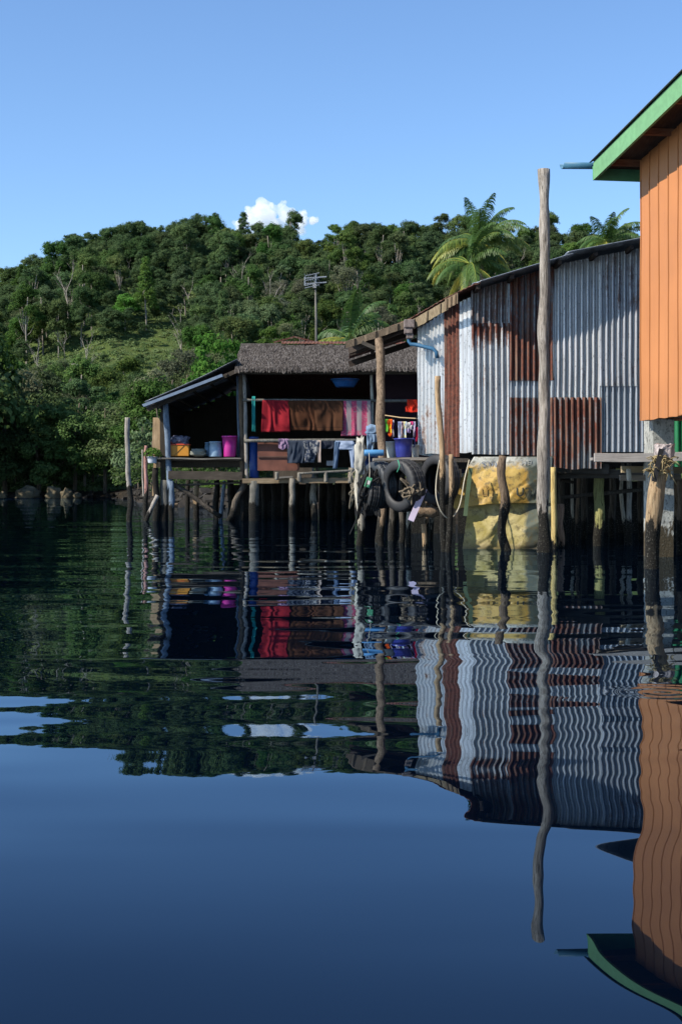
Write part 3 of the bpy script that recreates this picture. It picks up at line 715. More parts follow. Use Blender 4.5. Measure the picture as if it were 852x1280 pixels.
# ------------------------------------------------------------------ the tin house
YT = 18.5
def tin_house():
    H = thing('tin_house', 'patched corrugated tin stilt house with rusty and silver wall sheets', 'house', (X(690, YT), YT + 2, 1.1))
    cornerx = X(588, YT); lx, ly = X(522, 19.3), 19.3
    def RY(px): return float(np.interp(px, [437, 522, 588, 600, 905], [19.7, 19.0, 18.16, 18.06, 18.06]))
    def roofz(px): return Z(float(np.interp(px, [437, 512, 560, 590, 640, 712, 800, 900], [426, 396, 368, 354, 339, 317, 300, 282])), RY(px)) - 0.03
    _rx = [X(p, RY(p)) for p in range(437, 906)]; _rz = [roofz(p) for p in range(437, 906)]
    def wz(x): return float(np.interp(x, _rx, _rz)) - 0.02
    def panel(x0, x1, y0, y1, mat, off, label, seed, ragged=0.0, pitch=0.076, amp=0.025, totop=False):
        a = (X(x0, YT), YT); b = (X(x1, YT), YT)
        top = (lambda u: wz(a[0] + (b[0] - a[0]) * u)) if totop else None
        o = sheet_mb(a, b, Z(y1, YT), Z(y0, YT), pitch, amp, 8, 16, 0.008, off, seed, ragged, top).build('wall_panel', mat, H, smooth=True)
        o['label'] = label; return o
    silver = tin((0.60, 0.60, 0.60), 0.34, 1.0); silver2 = tin((0.52, 0.53, 0.55), 0.44, 2.0); streak = tin((0.62, 0.62, 0.61), 0.44, 3.0, top=Z(404, YT)); rusty = tin((0.30, 0.31, 0.31), 0.62, 4.0)
    rusty2 = tin((0.20, 0.21, 0.22), 0.68, 5.0); white = tin((0.50, 0.53, 0.55), 0.2, 6.0); dull = tin((0.28, 0.27, 0.27), 0.56, 7.0)
    panel(589, 637, 404, 568, streak, 0.02, 'silver wall panel with rust streaks at its top', 1, 0.01)
    panel(588, 637, 300, 408, dull, 0.0, 'dull upper wall panel over the streaked silver one', 2, totop=True)
    panel(636, 692, 300, 476, rusty2, 0.035, 'dark rusty upper wall panel left of the tall post', 3, 0.01, totop=True)
    panel(636, 692, 470, 501, white, 0.012, 'pale strip of wall between two rusty panels', 4)
    panel(636, 692, 497, 570, rusty, 0.03, 'rusty lower wall panel behind the tall post', 5, 0.02)
    panel(688, 750, 300, 500, silver, 0.02, 'bright silver wall panel right of the tall post', 6, 0.008, totop=True)
    panel(691, 750, 497, 586, rusty, 0.045, 'rust brown lower wall panel hanging below the others', 7, 0.02, amp=0.025)
    panel(748, 822, 300, 483, silver2, 0.035, 'speckled silver wall panel beside the orange house', 8, totop=True)
    panel(749, 822, 480, 565, tin((0.40, 0.43, 0.47), 0.42, 9.0), 0.015, 'lower bluish wall panel with rust specks', 9)
    panel(822, 900, 300, 565, silver2, 0.0, 'silver wall panel hidden behind the orange house', 10, totop=True)
    # the oblique left wall
    def oblique(u0, u1, z0, z1, mat, off, seed, label, topf=True, pitch=0.076, amp=0.017):
        a = (lx + (cornerx - lx) * u0, ly + (YT - ly) * u0); b = (lx + (cornerx - lx) * u1, ly + (YT - ly) * u1)
        top = (lambda u: wz(a[0] + (b[0] - a[0]) * u) - 0.08) if topf else None
        o = sheet_mb(a, b, z0, z1, pitch, amp, 8, 14, 0.006, off, seed, 0.015, top).build('wall_panel', mat, H, smooth=True); o['label'] = label
    zb = Z(567, 19)
    oblique(0.0, 0.56, zb, 0, tin((0.58, 0.58, 0.57), 0.44, 11.0), 0.0, 11, 'pale silver wall panel at the left corner of the house')
    oblique(0.53, 0.80, zb - 0.05, 0, tin((0.30, 0.2, 0.2), 1.0, 12.0), 0.02, 12, 'narrow red rusty wall panel beside the pole')
    oblique(0.78, 1.02, zb, 0, tin((0.60, 0.60, 0.60), 0.38, 13.0), 0.0, 13, 'light silver wall panel at the bend of the wall', amp=0.006)
    # far side and floor close the house
    b = MB(); b.box((4.9, 23.6, 2.4), (6.1, 0.06, 2.6)); b.build('back_wall', board((0.05, 0.04, 0.03), (0.09, 0.07, 0.05), 'z'), H)
    sheet_mb((lx + .85, 23.6), (lx, ly), zb, 0, top=lambda u: wz(lx) - 0.1, nz_=6, per=6).build('side_wall', tin((0.40, 0.42, 0.44), 0.5, 14.0), H, smooth=True)
    fl = MB()
    fl.box((3.6, 21.1, Z(575, YT)), (5.0, 4.9, 0.05)); fl.build('floor', board(DARK[0], DARK[1], 'y'), H)
    j = MB(); j.beam((X(592, 18.6), 18.62, 1.06), (X(760, 18.6), 18.62, 1.02), 0.08, 0.13); j.beam((X(690, 18.7), 18.75, 0.96), (X(850, 18.7), 18.75, 0.96), 0.1, 0.12)
    j.build('floor_beam', board(DARK[0], DARK[1], 'x'), H)
    # roof: two runs of sheet, falling to the left
    def roof(pxs_, y0, y1, dz, mat, name, label=None, lip=0.0):
        def fn(u, v):
            px = pxs_[0] + (pxs_[-1] - pxs_[0]) * u; ry = RY(px); x = X(px, ry); y = ry - 0.02 + (y1 - ry) * v
            return Vector((x, y + 0.015 * nz((x * 2, 0, 0), 1, 3), roofz(px) + dz + 0.008 * sin(2 * pi * y / 0.076) * 0.9 + 0.012 * nz((x, y, 0), 0.7, 2)))
        o = MB().grid(fn, 60, 70 * 6 // 2).build(name, mat, H, solid=0.006, smooth=True)
        if label: o['label'] = label
    roof([590, 716], 18.08, 24.2, 0.02, tin((0.42, 0.47, 0.53), 0.15, 15.0), 'roof_sheet', 'lower grey roof sheet')
    roof([708, 905], 18.10, 24.2, 0.055, tin((0.42, 0.47, 0.53), 0.12, 16.0), 'roof_sheet', 'upper grey roof sheet')
    roof([437, 600], 18.08, 22.0, 0.0, tin((0.24, 0.23, 0.23), 0.7, 17.0), 'roof_sheet', 'low rusty roof sheet over the left eave')
    # rafters under the roof, dark boards behind the eave
    r = MB()
    for yy in (18.75, 20.2, 22.0):
        for a, c in ((437, 520), (520, 600), (600, 712), (712, 905)):
            ya, yc = max(yy, RY(a) + .22), max(yy, RY(c) + .22)
            r.beam((X(a, RY(a)), ya, roofz(a) - 0.09), (X(c, RY(c)), yc, roofz(c) - 0.09), 0.06, 0.09)
    for pxx in (470, 555, 598, 640, 700, 745, 790):
        r.beam((X(pxx, RY(pxx)), RY(pxx) + .04, roofz(pxx) - 0.035), (X(pxx, RY(pxx)), 22.0, roofz(pxx) - 0.035), 0.05, 0.05)
    r.build('rafters', board((0.03, 0.022, 0.018), (0.06, 0.045, 0.035), 'x'), H)
    # eave boards of the low roof, lit from the left
    def fascia(pa, pb, drop, mat, label, seed, yy=0.0, tilt=0.05):
        a = P(*pa, RY(pa[0]) - .05 - yy); c = P(*pb, RY(pb[0]) - .05 - yy); mb = MB(); n = 30
        def fn(u, v):
            q = a.lerp(c, u); k = int(u * 6.0); step = 0.012 * ((k % 2) * 2 - 1)
            return q + Vector((0, step + tilt * v, -drop * v * (1 + 0.12 * nz((u * 9, seed, 0), 1, seed)) ))
        mb.grid(fn, n, 2); o = mb.build('eave_board', mat, H, solid=0.012); o['label'] = label
    tanm = board((0.15, 0.11, 0.065), (0.32, 0.25, 0.16), 'z')
    fascia((432, 427), (513, 399), 0.09, board((0.09, 0.065, 0.045), (0.22, 0.165, 0.11), 'z'), 'worn brown eave board at the low left end', 1)
    fascia((511, 402), (560, 374), 0.13, tanm, 'sunlit tan eave board above the gutter box', 2, 0.04)
    fascia((556, 374), (572, 366), 0.13, board((0.16, 0.11, 0.07), (0.30, 0.22, 0.14), 'z'), 'short broken piece of eave board', 3, 0.06)
    g = MB(); c = P(511, 409, 18.98)
    g.box(c + Vector((0, 0, 0.04)), (0.14, 0.18, 0.11)); g.box(c + Vector((-0.01, 0, -0.05)), (0.11, 0.15, 0.08)); g.box(c + Vector((0.01, 0, -0.12)), (0.09, 0.11, 0.07))
    o = g.build('gutter_box', plain((0.26, 0.21, 0.19), 0.8, 0.8, 22), H, bevel=0.01)
    pp = MB(); pp.tube([P(511, 416, 18.98), P(511, 427, 18.98), P(513, 430, 18.98), P(520, 431, 18.95), P(541, 436, 18.88), P(545, 440, 18.87), P(546, 448, 18.87)], 0.026, 12)
    pp.build('drain_pipe', plain((0.035, 0.12, 0.22), 0.5, 0.3), H, smooth=True)
    # dark round vent near the eave and the small board below the eave
    st = MB(); st.beam(P(630, 352, YT - 0.06), P(630, 368, YT - 0.06), 0.07, 0.03); st.build('stud', board(CONC[0], CONC[1], 'z'), H)
    # posts carrying the house: stilts under the floor
    rnd = random.Random(5)
    spots = [(748, 688, 18.9, 14, MOSS, 590), (714, 700, 19.6, 4, PALE, 605), (777, 690, 19.4, 5, PALE, 600), (785, 690, 19.2, 7, CONC, 595), (640, 690, 20.0, 9, DARK, 590), (700, 690, 20.8, 10, DARK, 590),
             (730, 690, 21.5, 9, DARK, 590), (765, 690, 22.2, 9, DARK, 590), (800, 690, 21.6, 10, DARK, 590), (608, 690, 21.0, 9, DARK, 590), (662, 690, 22.4, 9, DARK, 590), (845, 690, 20.4, 9, BROWN, 590), (722, 690, 19.2, 5, BROWN, 600)]
    for i, (px, _, Y, w, colr, pyt) in enumerate(spots):
        a = Vector((X(px, Y), Y, 1.12)); b_ = Vector((X(px, Y) + rnd.uniform(-.05, .05), Y, -0.7))
        o = pole_part('stilt', H, b_, a, w / 2 / F * Y, wood(colr[0], colr[1], 0.32), 0.05, 0.15, i * 1.3)
        if i == 0: o['label'] = 'thick mossy yellow stilt right of the tall post'
    br = MB(); br.tube([P(700, 622, 19.0), P(740, 618, 18.95), P(800, 612, 19.2)], [0.025, 0.03, 0.025], 8, 0.1); br.tube([P(700, 600, 19.1), P(716, 603, 19.1)], 0.02, 8)
    br.build('brace', wood(DARK[0], DARK[1], 0.3), H, smooth=True)
tin_house()

# near-black boards added further in; their colour stands for the shade under the houses
def under_shade(name, label, x0, x1, Y, seed):
    rnd = random.Random(seed); t = thing(name, label, 'fence', (x0, Y, 0)); x = x0; n = 0
    mb = MB()
    while x < x1:
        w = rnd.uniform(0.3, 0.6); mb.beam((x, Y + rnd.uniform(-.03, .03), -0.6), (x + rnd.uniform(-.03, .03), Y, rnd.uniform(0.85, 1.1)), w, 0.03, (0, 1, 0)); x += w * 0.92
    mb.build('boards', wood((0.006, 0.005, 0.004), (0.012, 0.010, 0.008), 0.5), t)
under_shade('shade_boards', 'row of near-black upright boards added as shade behind the tin house stilts', 1.4, 7.5, 24.6, 3)

# ------------------------------------------------------------------ the orange house on its concrete pillar
def orange_house():
    C = Vector((X(799, 15.8), 15.8)); d = Vector((0.15, -1.0)).normalized(); nr = Vector((-d.y * -1, 0))          # d: along the visible wall towards the camera
    nleft = Vector((d.y, -d.x)); nleft = -nleft if nleft.x > 0 else nleft
    H = thing('orange_house', 'orange ribbed metal house with a green roof edge on a concrete pillar', 'house', (5.2, 13.5, 1.5))
    zb = Z(526, 15.8); L = 7.0
    E = C + d * L
    rise = 0.25 / 2.64
    def roofz(s): return 4.27 + rise * (s + 0.4)          # underside of the roof edge, s metres from the far corner
    mo = NT('faded orange paint'); v = mo.coord('pos'); n1 = mo.noise(v, 1.3, 4, 0.6); n2 = mo.noise(mo.mapv(v, (14, 14, 0.5)), 2, 5, 0.65); n3 = mo.noise(v, 34, 4, 0.7); z = mo.sep(v)[2]
    oc = mo.mix(mo.ramp(n1, [(0.3, 0.0), (0.7, 1.0)]), (0.36, 0.140, 0.046), (0.42, 0.168, 0.060))
    oc = mo.mix(mo.ramp(n2, [(0.52, 0.0), (0.75, 0.45)]), oc, (0.32, 0.125, 0.052))
    low = mo.math('MULTIPLY', mo.math('SUBTRACT', 1.95, z, clamp=True), mo.ramp(n2, [(0.4, 0.1), (0.6, 0.9)]))
    oc = mo.mix(low, oc, (0.26, 0.12, 0.055)); oc = mo.mix(mo.ramp(n3, [(0.66, 0.0), (0.72, 0.7)]), oc, (0.20, 0.09, 0.05))
    mo.bump(n3, 0.1, 0.004); op = mo.base(oc, mo.ramp(n1, [(0.3, 0.42), (0.7, 0.6)]), 0, 0.3)
    # profile runs along the wall; the outer side faces left
    w = sheet_mb((C.x, C.y), (E.x, E.y), zb, 0, 0.27, -0.035, 50, 10, 0.004, 0.0, 3, 0.012, lambda u: roofz(u * L) + 0.1, prof='box')
    w.build('wall', op, H)
    f = MB(); R = Vector((-nleft.x, -nleft.y))
    c4 = [C + R * 0.07, E + R * 0.07, E + R * 5, C + R * 5]
    f.add([(p.x, p.y, zb + 0.03) for p in c4] + [(p.x, p.y, zb + 0.13) for p in c4], [(0, 3, 2, 1), (4, 5, 6, 7), (0, 1, 5, 4), (1, 2, 6, 5), (2, 3, 7, 6), (3, 0, 4, 7)])
    f.build('floor', board((0.10, 0.07, 0.05), (0.18, 0.13, 0.09), 'x'), H)
    q = C + R * 0.01; sheet_mb((C.x + R.x * 5, C.y + R.y * 5), (q.x, q.y), zb, 0, 0.27, -0.02, 10, 6, 0.0, 0, 3, 0, lambda u: roofz(0) + 0.1, prof='box').build('end_wall', op, H)
    # roof slab with green edge board
    A = Vector((X(741, 16.2), 16.2)); 
    def rp(s, t, z): p = A + d * s + R * t; return Vector((p.x, p.y, z))
    def rz(s): return Z(225, 16.2) + rise * s
    fb = MB(); LR = 8.0
    vs = [rp(0, 0, rz(0)), rp(LR, 0, rz(LR)), rp(LR, 0, rz(LR) + 0.205), rp(0, 0, rz(0) + 0.2), rp(0, 0.03, rz(0)), rp(LR, 0.03, rz(LR)), rp(LR, 0.03, rz(LR) + 0.205), rp(0, 0.03, rz(0) + 0.2)]
    fb.add(vs, [(0, 1, 2, 3), (7, 6, 5, 4), (0, 4, 5, 1), (3, 2, 6, 7), (0, 3, 7, 4), (1, 5, 6, 2)])
    fb.build('fascia', plain((0.145, 0.32, 0.15), 0.65, 0.25, 14.0), H)['label'] = 'mint green edge board of the roof'
    ef = MB(); ef.add([rp(-0.003, 0, rz(0) + 0.002), rp(-0.003, 5.5, rz(0) + 0.002), rp(-0.003, 5.5, rz(0) + 0.16), rp(-0.003, 0, rz(0) + 0.16), rp(-0.03, 0, rz(0) + 0.002), rp(-0.03, 5.5, rz(0) + 0.002), rp(-0.03, 5.5, rz(0) + 0.16), rp(-0.03, 0, rz(0) + 0.16)],
                       [(0, 1, 2, 3), (7, 6, 5, 4), (0, 4, 5, 1), (3, 2, 6, 7), (0, 3, 7, 4), (1, 5, 6, 2)]); ef.build('eave_fascia', plain((0.10, 0.30, 0.15), 0.6), H)
    def fn(u, v):
        s = -0.06 + LR * v; t = -0.03 + 5.6 * u
        return rp(s, t, rz(s) + 0.225 + 0.010 * sin(2 * pi * t / 0.076))
    MB().grid(fn, 500, 8).build('roof_sheet', tin((0.16, 0.15, 0.15), 0.5, 20.0), H, solid=0.004, smooth=True)
    sf = MB(); sf.add([rp(0.02, 0.03, rz(0) + 0.13), rp(LR, 0.03, rz(LR) + 0.13), rp(LR, 5.5, rz(LR) + 0.13), rp(0.02, 5.5, rz(0) + 0.13)], [(0, 3, 2, 1)]); sf.build('soffit', board((0.05, 0.035, 0.03), (0.09, 0.06, 0.045), 'y'), H)
    for s in (0.35, 1.35, 2.25, 3.2, 4.2): MB().beam(rp(s, 0.03, rz(s) + 0.09), rp(s, 0.60, rz(s) + 0.09), 0.05, 0.07).build('purlin', board((0.16, 0.07, 0.04), (0.26, 0.12, 0.07), 'x'), H)
    # half round blue gutter running along the far eave and poking out
    g = MB(); gz = Z(207, 16.3)
    def gf(u, v):
        x = X(700, 16.3) + 3.6 * u + (0.04 * (1 - v) if u == 0 else 0); a = pi * 1.04 * v + pi * 0.98
        return Vector((x, 16.33 + 0.052 * cos(a), gz + 0.03 + 0.06 * sin(a) - 0.02 * u))
    g.grid(gf, 8, 14); g.build('gutter', plain((0.05, 0.15, 0.24), 0.45, 0.3), H, solid=0.004, smooth=True)
    # concrete pillar, parallel to the house
    px0 = Vector((X(815, 15.75), 15.75)); px1 = px0 - d * 0.29; wv = Vector((1.0, 0.10)).normalized() * 0.245
    pb = MB(); cs = [px0, px0 + wv, px1 + wv, px1]; vs = []; n = 18
    for k in range(n + 1):
        z = -0.8 + (zb + 0.02 + 0.8) * k / n
        for i, c in enumerate(cs): vs.append((c.x + 0.010 * nz((z * 3, i, 0), 1, 2), c.y + 0.010 * nz((i, z * 3, 0), 1, 4), z))
    fs = [(k * 4 + i, k * 4 + (i + 1) % 4, k * 4 + 4 + (i + 1) % 4, k * 4 + 4 + i) for k in range(n) for i in range(4)] + [(n * 4, n * 4 + 1, n * 4 + 2, n * 4 + 3)]
    pb.add(vs, fs); pb.build('pillar', wood((0.26, 0.26, 0.24), (0.40, 0.40, 0.36), 0.30, (4, 4, 4), 0.35, (0.05, 0.04, 0.025)), H, bevel=0.008)
    rnd = random.Random(9)
    for i, (xx, yy) in enumerate([(4.6, 13.6), (4.9, 15.6), (4.25, 12.2), (5.6, 14.2), (5.4, 12.0), (6.2, 15.7)]):
        pole_part('stilt', H, (xx, yy, -0.7), (xx, yy, zb + 0.03), 0.09, wood(BROWN[0], BROWN[1], 0.35), 0.04, 0.1, i * 2.2)
orange_house()

# green sheet fence and the plank walkway under the orange house
def walkway():
    W_ = thing('plank_walkway', 'grey weathered plank walkway passing in front of the concrete pillar', 'walkway', (X(800, 15.6), 15.6, 1.0))
    m1 = board((0.22, 0.20, 0.18), (0.36, 0.33, 0.30), 'x'); m2 = board((0.14, 0.11, 0.08), (0.26, 0.21, 0.16), 'x')
    a = P(742, 572, 15.5); b = P(880, 571, 15.5)
    MB().beam(a, b, 0.05, 0.095, n=20, wob=0.008).build('edge_board', m1, W_, bevel=0.004)
    for k in range(4):
        yy = 15.68 + k * 0.17
        MB().beam(Vector((X(742, 15.5) + 0.12 * k, yy, 1.085)), Vector((X(900, 15.5), yy, 1.085)), 0.15, 0.03, n=10, wob=0.006).build('plank', m2 if k % 2 else m1, W_)
    MB().beam(P(776, 587, 16.3), P(870, 588, 16.3), 0.08, 0.075, n=8, wob=0.01).build('joist', board((0.20, 0.15, 0.09), (0.38, 0.30, 0.18), 'x'), W_)
    MB().beam(P(774, 597, 16.0), P(850, 598, 16.0), 0.06, 0.06, n=8, wob=0.01).build('joist', m2, W_)
    pole_part('peg', W_, P(786, 601, 15.8), P(785, 586, 15.8), 0.03, wood(PALE[0], PALE[1], None), 0.0, 0.1, 3)
walkway()
gs = sheet_mb((X(826, 17.4), 17.4), (X(960, 17.4), 17.4), 0.95, Z(505, 17.4), 0.09, 0.013, 8, 8, 0.004, 0, 5).build('sheet_fence', plain((0.012, 0.14, 0.05), 0.4, 0.25, 9.0), smooth=True)
tag(gs, 'dark green corrugated sheet fence seen beneath the orange house', 'fence')

# ------------------------------------------------------------------ posts in the water, right half
o = post('tall straight grey weathered post rising higher than the tin roof', 679, 212, 679, 690, 17.0, 15, ((0.15, 0.125, 0.10), (0.44, 0.40, 0.35)), 0.50, wob=0.03, rough=0.22, taper=0.92, knot=0.22, seg=32)
post('short dark crooked brown post standing in front of the yellow banner', 629, 570, 630, 689, 17.4, 11, BROWN, 0.58, wob=0.10, rough=0.16, taper=0.9)
post('long thin light tan pole leaning on the tin house beside the tyres', 548, 470, 553, 690, 17.2, 7.0, TAN, 0.90, wob=0.05, rough=0.1, taper=0.95, knot=0.35)
post('thin tan pole just right of the long tan pole', 563, 568, 561, 700, 17.0, 7, TAN, 0.72, wob=0.04)
post('slim yellow timber post with dark marks right of the tall grey post', 691, 584, 692, 692, 17.9, 8, ((0.42, 0.30, 0.10), (0.62, 0.48, 0.22)), 0.12, wob=0.01, rough=0.03, seg=6, knot=0)
post('short reddish stump in the shade right of the yellow timber post', 700, 630, 701, 690, 18.4, 9, ((0.20, 0.12, 0.08), (0.34, 0.22, 0.15)), 0.1, wob=0.06, rough=0.2)
post('brown post at the right edge of the photo beside the pillar', 850, 598, 850, 700, 16.2, 9, BROWN, 0.35)
def rope_mb(pts, r, seg=6): return MB().tube(pts, r, seg)
def curve(pts, n=8):
    """Catmull-Rom through points"""
    P_ = [Vector(p) for p in pts]; P_ = [P_[0]] + P_ + [P_[-1]]; out = []
    for i in range(1, len(P_) - 2):
        for k in range(n):
            t = k / n; a, b, c, d = P_[i - 1:i + 3]
            out.append(0.5 * ((2 * b) + (c - a) * t + (2 * a - 5 * b + 4 * c - d) * t * t + (3 * b - a - 3 * c + d) * t ** 3))
    out.append(P_[-2]); return out
def bound_post():
    Y = 13.4; base = P(815, 711, Y); t = thing('mooring_post', 'leaning brown log post bound with frayed rope and a black rubber strip', 'post', base)
    pts = curve([P(812, 760, Y), P(814, 711, Y), P(815, 660, Y), P(819, 620, Y), P(825, 590, Y), P(829, 572, Y), P(828, 558, Y)], 6)
    n = len(pts); rad = [(0.078 - 0.012 * (k / n)) * (1 + 0.10 * nz((k * .5, 1, 1), 1, 3)) for k in range(n)]
    MB().tube(pts, rad, 16, 0.16).build('log', wood((0.24, 0.15, 0.08), (0.44, 0.33, 0.20), 0.42), t, smooth=True)
    MB().beam(P(826, 561, Y - .10), P(817, 602, Y - 0.10), 0.045, 0.02, (0, 1, 0), n=6, wob=0.01).build('rubber_strip', plain((0.015, 0.014, 0.014), 0.7), t)
    rng = random.Random(4); rp = MB()
    for (py, cx, k) in ((572, 827, 3), (588, 824, 3), (576, 828, 2)):
        for j in range(k):
            c = P(cx, py + j * 1.6, Y); ring = [c + Vector((0.088 * cos(a), 0.088 * sin(a), 0.012 * sin(a * 2 + j))) for a in np.linspace(0, 2 * pi, 18)]
            rp.tube(ring, 0.009, 6, 0.3)
        for j in range(16):
            a = rng.uniform(pi, 2 * pi); c = P(cx, py + 2, Y) + Vector((0.09 * cos(a), 0.09 * sin(a), 0)); e = c + Vector((rng.uniform(-.09, .09), rng.uniform(-.06, 0), rng.uniform(-.13, .05)))
            rp.tube([c, c.lerp(e, .5) + Vector((rng.uniform(-.03, .03), -.02, .02)), e], 0.005, 5)
    rp.build('rope', plain((0.26, 0.20, 0.10), 0.95, 0.4, 40), t, smooth=True)
    rc_ = P(830, 566, Y); rr = random.Random(8); V_ = []
    for k in range(5):
        for j in range(16):
            a = 2 * pi * j / 16; q = 0.082 + 0.012 * rr.uniform(-1, 1) + 0.006 * k; V_.append(rc_ + Vector((q * cos(a) * 0.95, q * sin(a), -0.06 + 0.035 * k + (rr.uniform(-.018, .018) if k == 4 else 0))))
    rg = MB(); rg.add(V_, [(k * 16 + j, k * 16 + (j + 1) % 16, k * 16 + 16 + (j + 1) % 16, k * 16 + 16 + j) for k in range(4) for j in range(16)] + [tuple(64 + j for j in range(16))]); rg.build('worn_top', wood((0.30, 0.24, 0.22), (0.52, 0.45, 0.42)), t, smooth=False)
bound_post()

# ------------------------------------------------------------------ printed banner hung under the tin house
def banner():
    t = thing('vinyl_banner', 'crumpled yellow and grey printed banner hung between the tin house and the water', 'banner', P(630, 683, 18.3))
    def facet(px, py, cell, seed):
        u = (px + py * 0.35) / cell; v = (py - px * 0.22) / (cell * 1.2); i, j = math.floor(u), math.floor(v); a, b = u - i, v - j
        def hsh(p, q): t_ = sin(p * 127.1 + q * 311.7 + seed * 74.7) * 43758.5453; return t_ - math.floor(t_)
        if a + b < 1: return hsh(i, j) * (1 - a - b) + hsh(i + 1, j) * a + hsh(i, j + 1) * b
        return hsh(i + 1, j + 1) * (a + b - 1) + hsh(i + 1, j) * (1 - b) + hsh(i, j + 1) * (1 - a)
    def surf(px, py, k):
        Y = 18.25 - 0.22 * max(0, min(1, (py - 572) / 110.0)) + (0.0 if k else 0.06)
        wx = px + 5 * nz((px * .03, py * .03, k), 1, 3); wy = py + 5 * nz((py * .03, px * .03, k), 1, 6)
        fold = facet(wx, wy, 33, 2 + k) * 0.15 + facet(wx + wy * .5, wy, 14, 5 + k) * 0.035 + facet(wx, wy + wx * .4, 7, 9) * 0.008
        return P(px, py, Y - fold)
    def L1(v): return float(np.interp(v, [0, .25, .6, .95, 1], [592, 582, 571, 566, 569]))
    def top(u, v): l = L1(v); r = 690 - 2 * v; px = l + (r - l) * u; return surf(px, 571 + (629 + 8 * (1 - u) ** 4 - 571) * v, 1)
    def L2(v): return float(np.interp(v, [0, .3, .7, 1], [584, 583, 579, 576]))
    def bot(u, v): l = L2(v); r = 688 + 2 * v; px = l + (r - l) * u; return surf(px, 624 + (698 - 624) * v, 0)
    def mat(upper):
        m = NT('printed vinyl'); v = m.coord('pos'); x, y, z = m.sep(v)
        a = m.noise(v, 3.2, 6, 0.65, 0.6); b = m.noise(v, 14, 5, 0.7); s = m.math('MULTIPLY', m.math('SUBTRACT', x, 2.22), 2.6)      # colour turns grey towards the right
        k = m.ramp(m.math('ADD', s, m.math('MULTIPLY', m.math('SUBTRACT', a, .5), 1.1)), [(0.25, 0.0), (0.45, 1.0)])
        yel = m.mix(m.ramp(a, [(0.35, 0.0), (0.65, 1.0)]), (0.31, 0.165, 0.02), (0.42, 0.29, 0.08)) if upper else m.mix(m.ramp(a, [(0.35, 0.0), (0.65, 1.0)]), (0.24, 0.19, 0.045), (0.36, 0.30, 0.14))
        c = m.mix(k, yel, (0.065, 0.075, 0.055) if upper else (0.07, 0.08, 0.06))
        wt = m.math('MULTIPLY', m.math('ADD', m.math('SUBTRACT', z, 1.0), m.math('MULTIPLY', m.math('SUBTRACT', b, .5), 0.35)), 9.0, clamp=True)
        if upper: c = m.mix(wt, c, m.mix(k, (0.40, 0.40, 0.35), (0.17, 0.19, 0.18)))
        c = m.mix(m.ramp(b, [(0.50, 0.0), (0.64, 0.8)]), c, (0.10, 0.075, 0.03))
        dirt = m.math('SUBTRACT', 1.0, m.math('MULTIPLY', m.math('ADD', z, m.math('MULTIPLY', b, 0.15)), 5.0), clamp=True); c = m.mix(dirt, c, (0.09, 0.06, 0.03))
        m.bump(m.math('ADD', a, m.math('MULTIPLY', b, 0.5)), 0.3, 0.02); return m.base(c, 0.55, 0, 0.35)
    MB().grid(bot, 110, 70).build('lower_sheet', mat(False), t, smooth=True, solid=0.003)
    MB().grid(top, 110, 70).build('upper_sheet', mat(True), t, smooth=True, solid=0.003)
    def text(body, px, py, size, col, name, kx=1.0):
        cu = bpy.data.curves.new(name, 'FONT'); cu.body = body; cu.size = 1.0; cu.resolution_u = 2
        to = bpy.data.objects.new('tmp', cu); COL.objects.link(to); dg = bpy.context.evaluated_depsgraph_get(); dg.update()
        me = bpy.data.meshes.new_from_object(to.evaluated_get(dg)); bpy.data.objects.remove(to)
        if not len(me.vertices): return
        s = MB(); s.v = []
        for vv in me.vertices: q = surf(px + vv.co.x * size * kx, py - vv.co.y * size, 1); s.v.append(tuple(q + Vector((0, -0.012, 0.0))))
        s.f = [tuple(p.vertices) for p in me.polygons]; s.build(name, plain(col, 0.6, 0.5, 20), t)
    text('บาที่', 643, 620, 19, (0.05, 0.055, 0.045), 'lettering', 1.1)
    text('นำ', 600, 620, 17, (0.30, 0.18, 0.05), 'lettering', 1.0)
    text('ราคา', 601, 583, 11, (0.22, 0.25, 0.30), 'lettering', 1.2)
    text('ผล', 650, 581, 11, (0.30, 0.31, 0.29), 'lettering', 1.1)
banner()
# green strap and thin loop of rope in front of the banner's left edge
tag(MB().beam(P(588, 585, 17.85), P(581, 645, 17.8), 0.05, 0.012, (0, 1, 0), n=8, wob=0.01).build('strap', cloth((0.10, 0.14, 0.08))), 'narrow dark green strap hanging down the left side of the banner', 'strap')
tag(rope_mb(curve([P(586, 575, 17.9), P(580, 600, 17.7), P(574, 632, 17.5), P(563, 648, 17.1), P(552, 641, 17.0), P(545, 622, 17.0), P(545, 600, 17.1), P(549, 575, 17.1)], 6), 0.007).build('mooring_rope', plain((0.45, 0.40, 0.30), 0.9), smooth=True),
    'thin pale rope looped from the tan pole to the banner edge', 'rope')

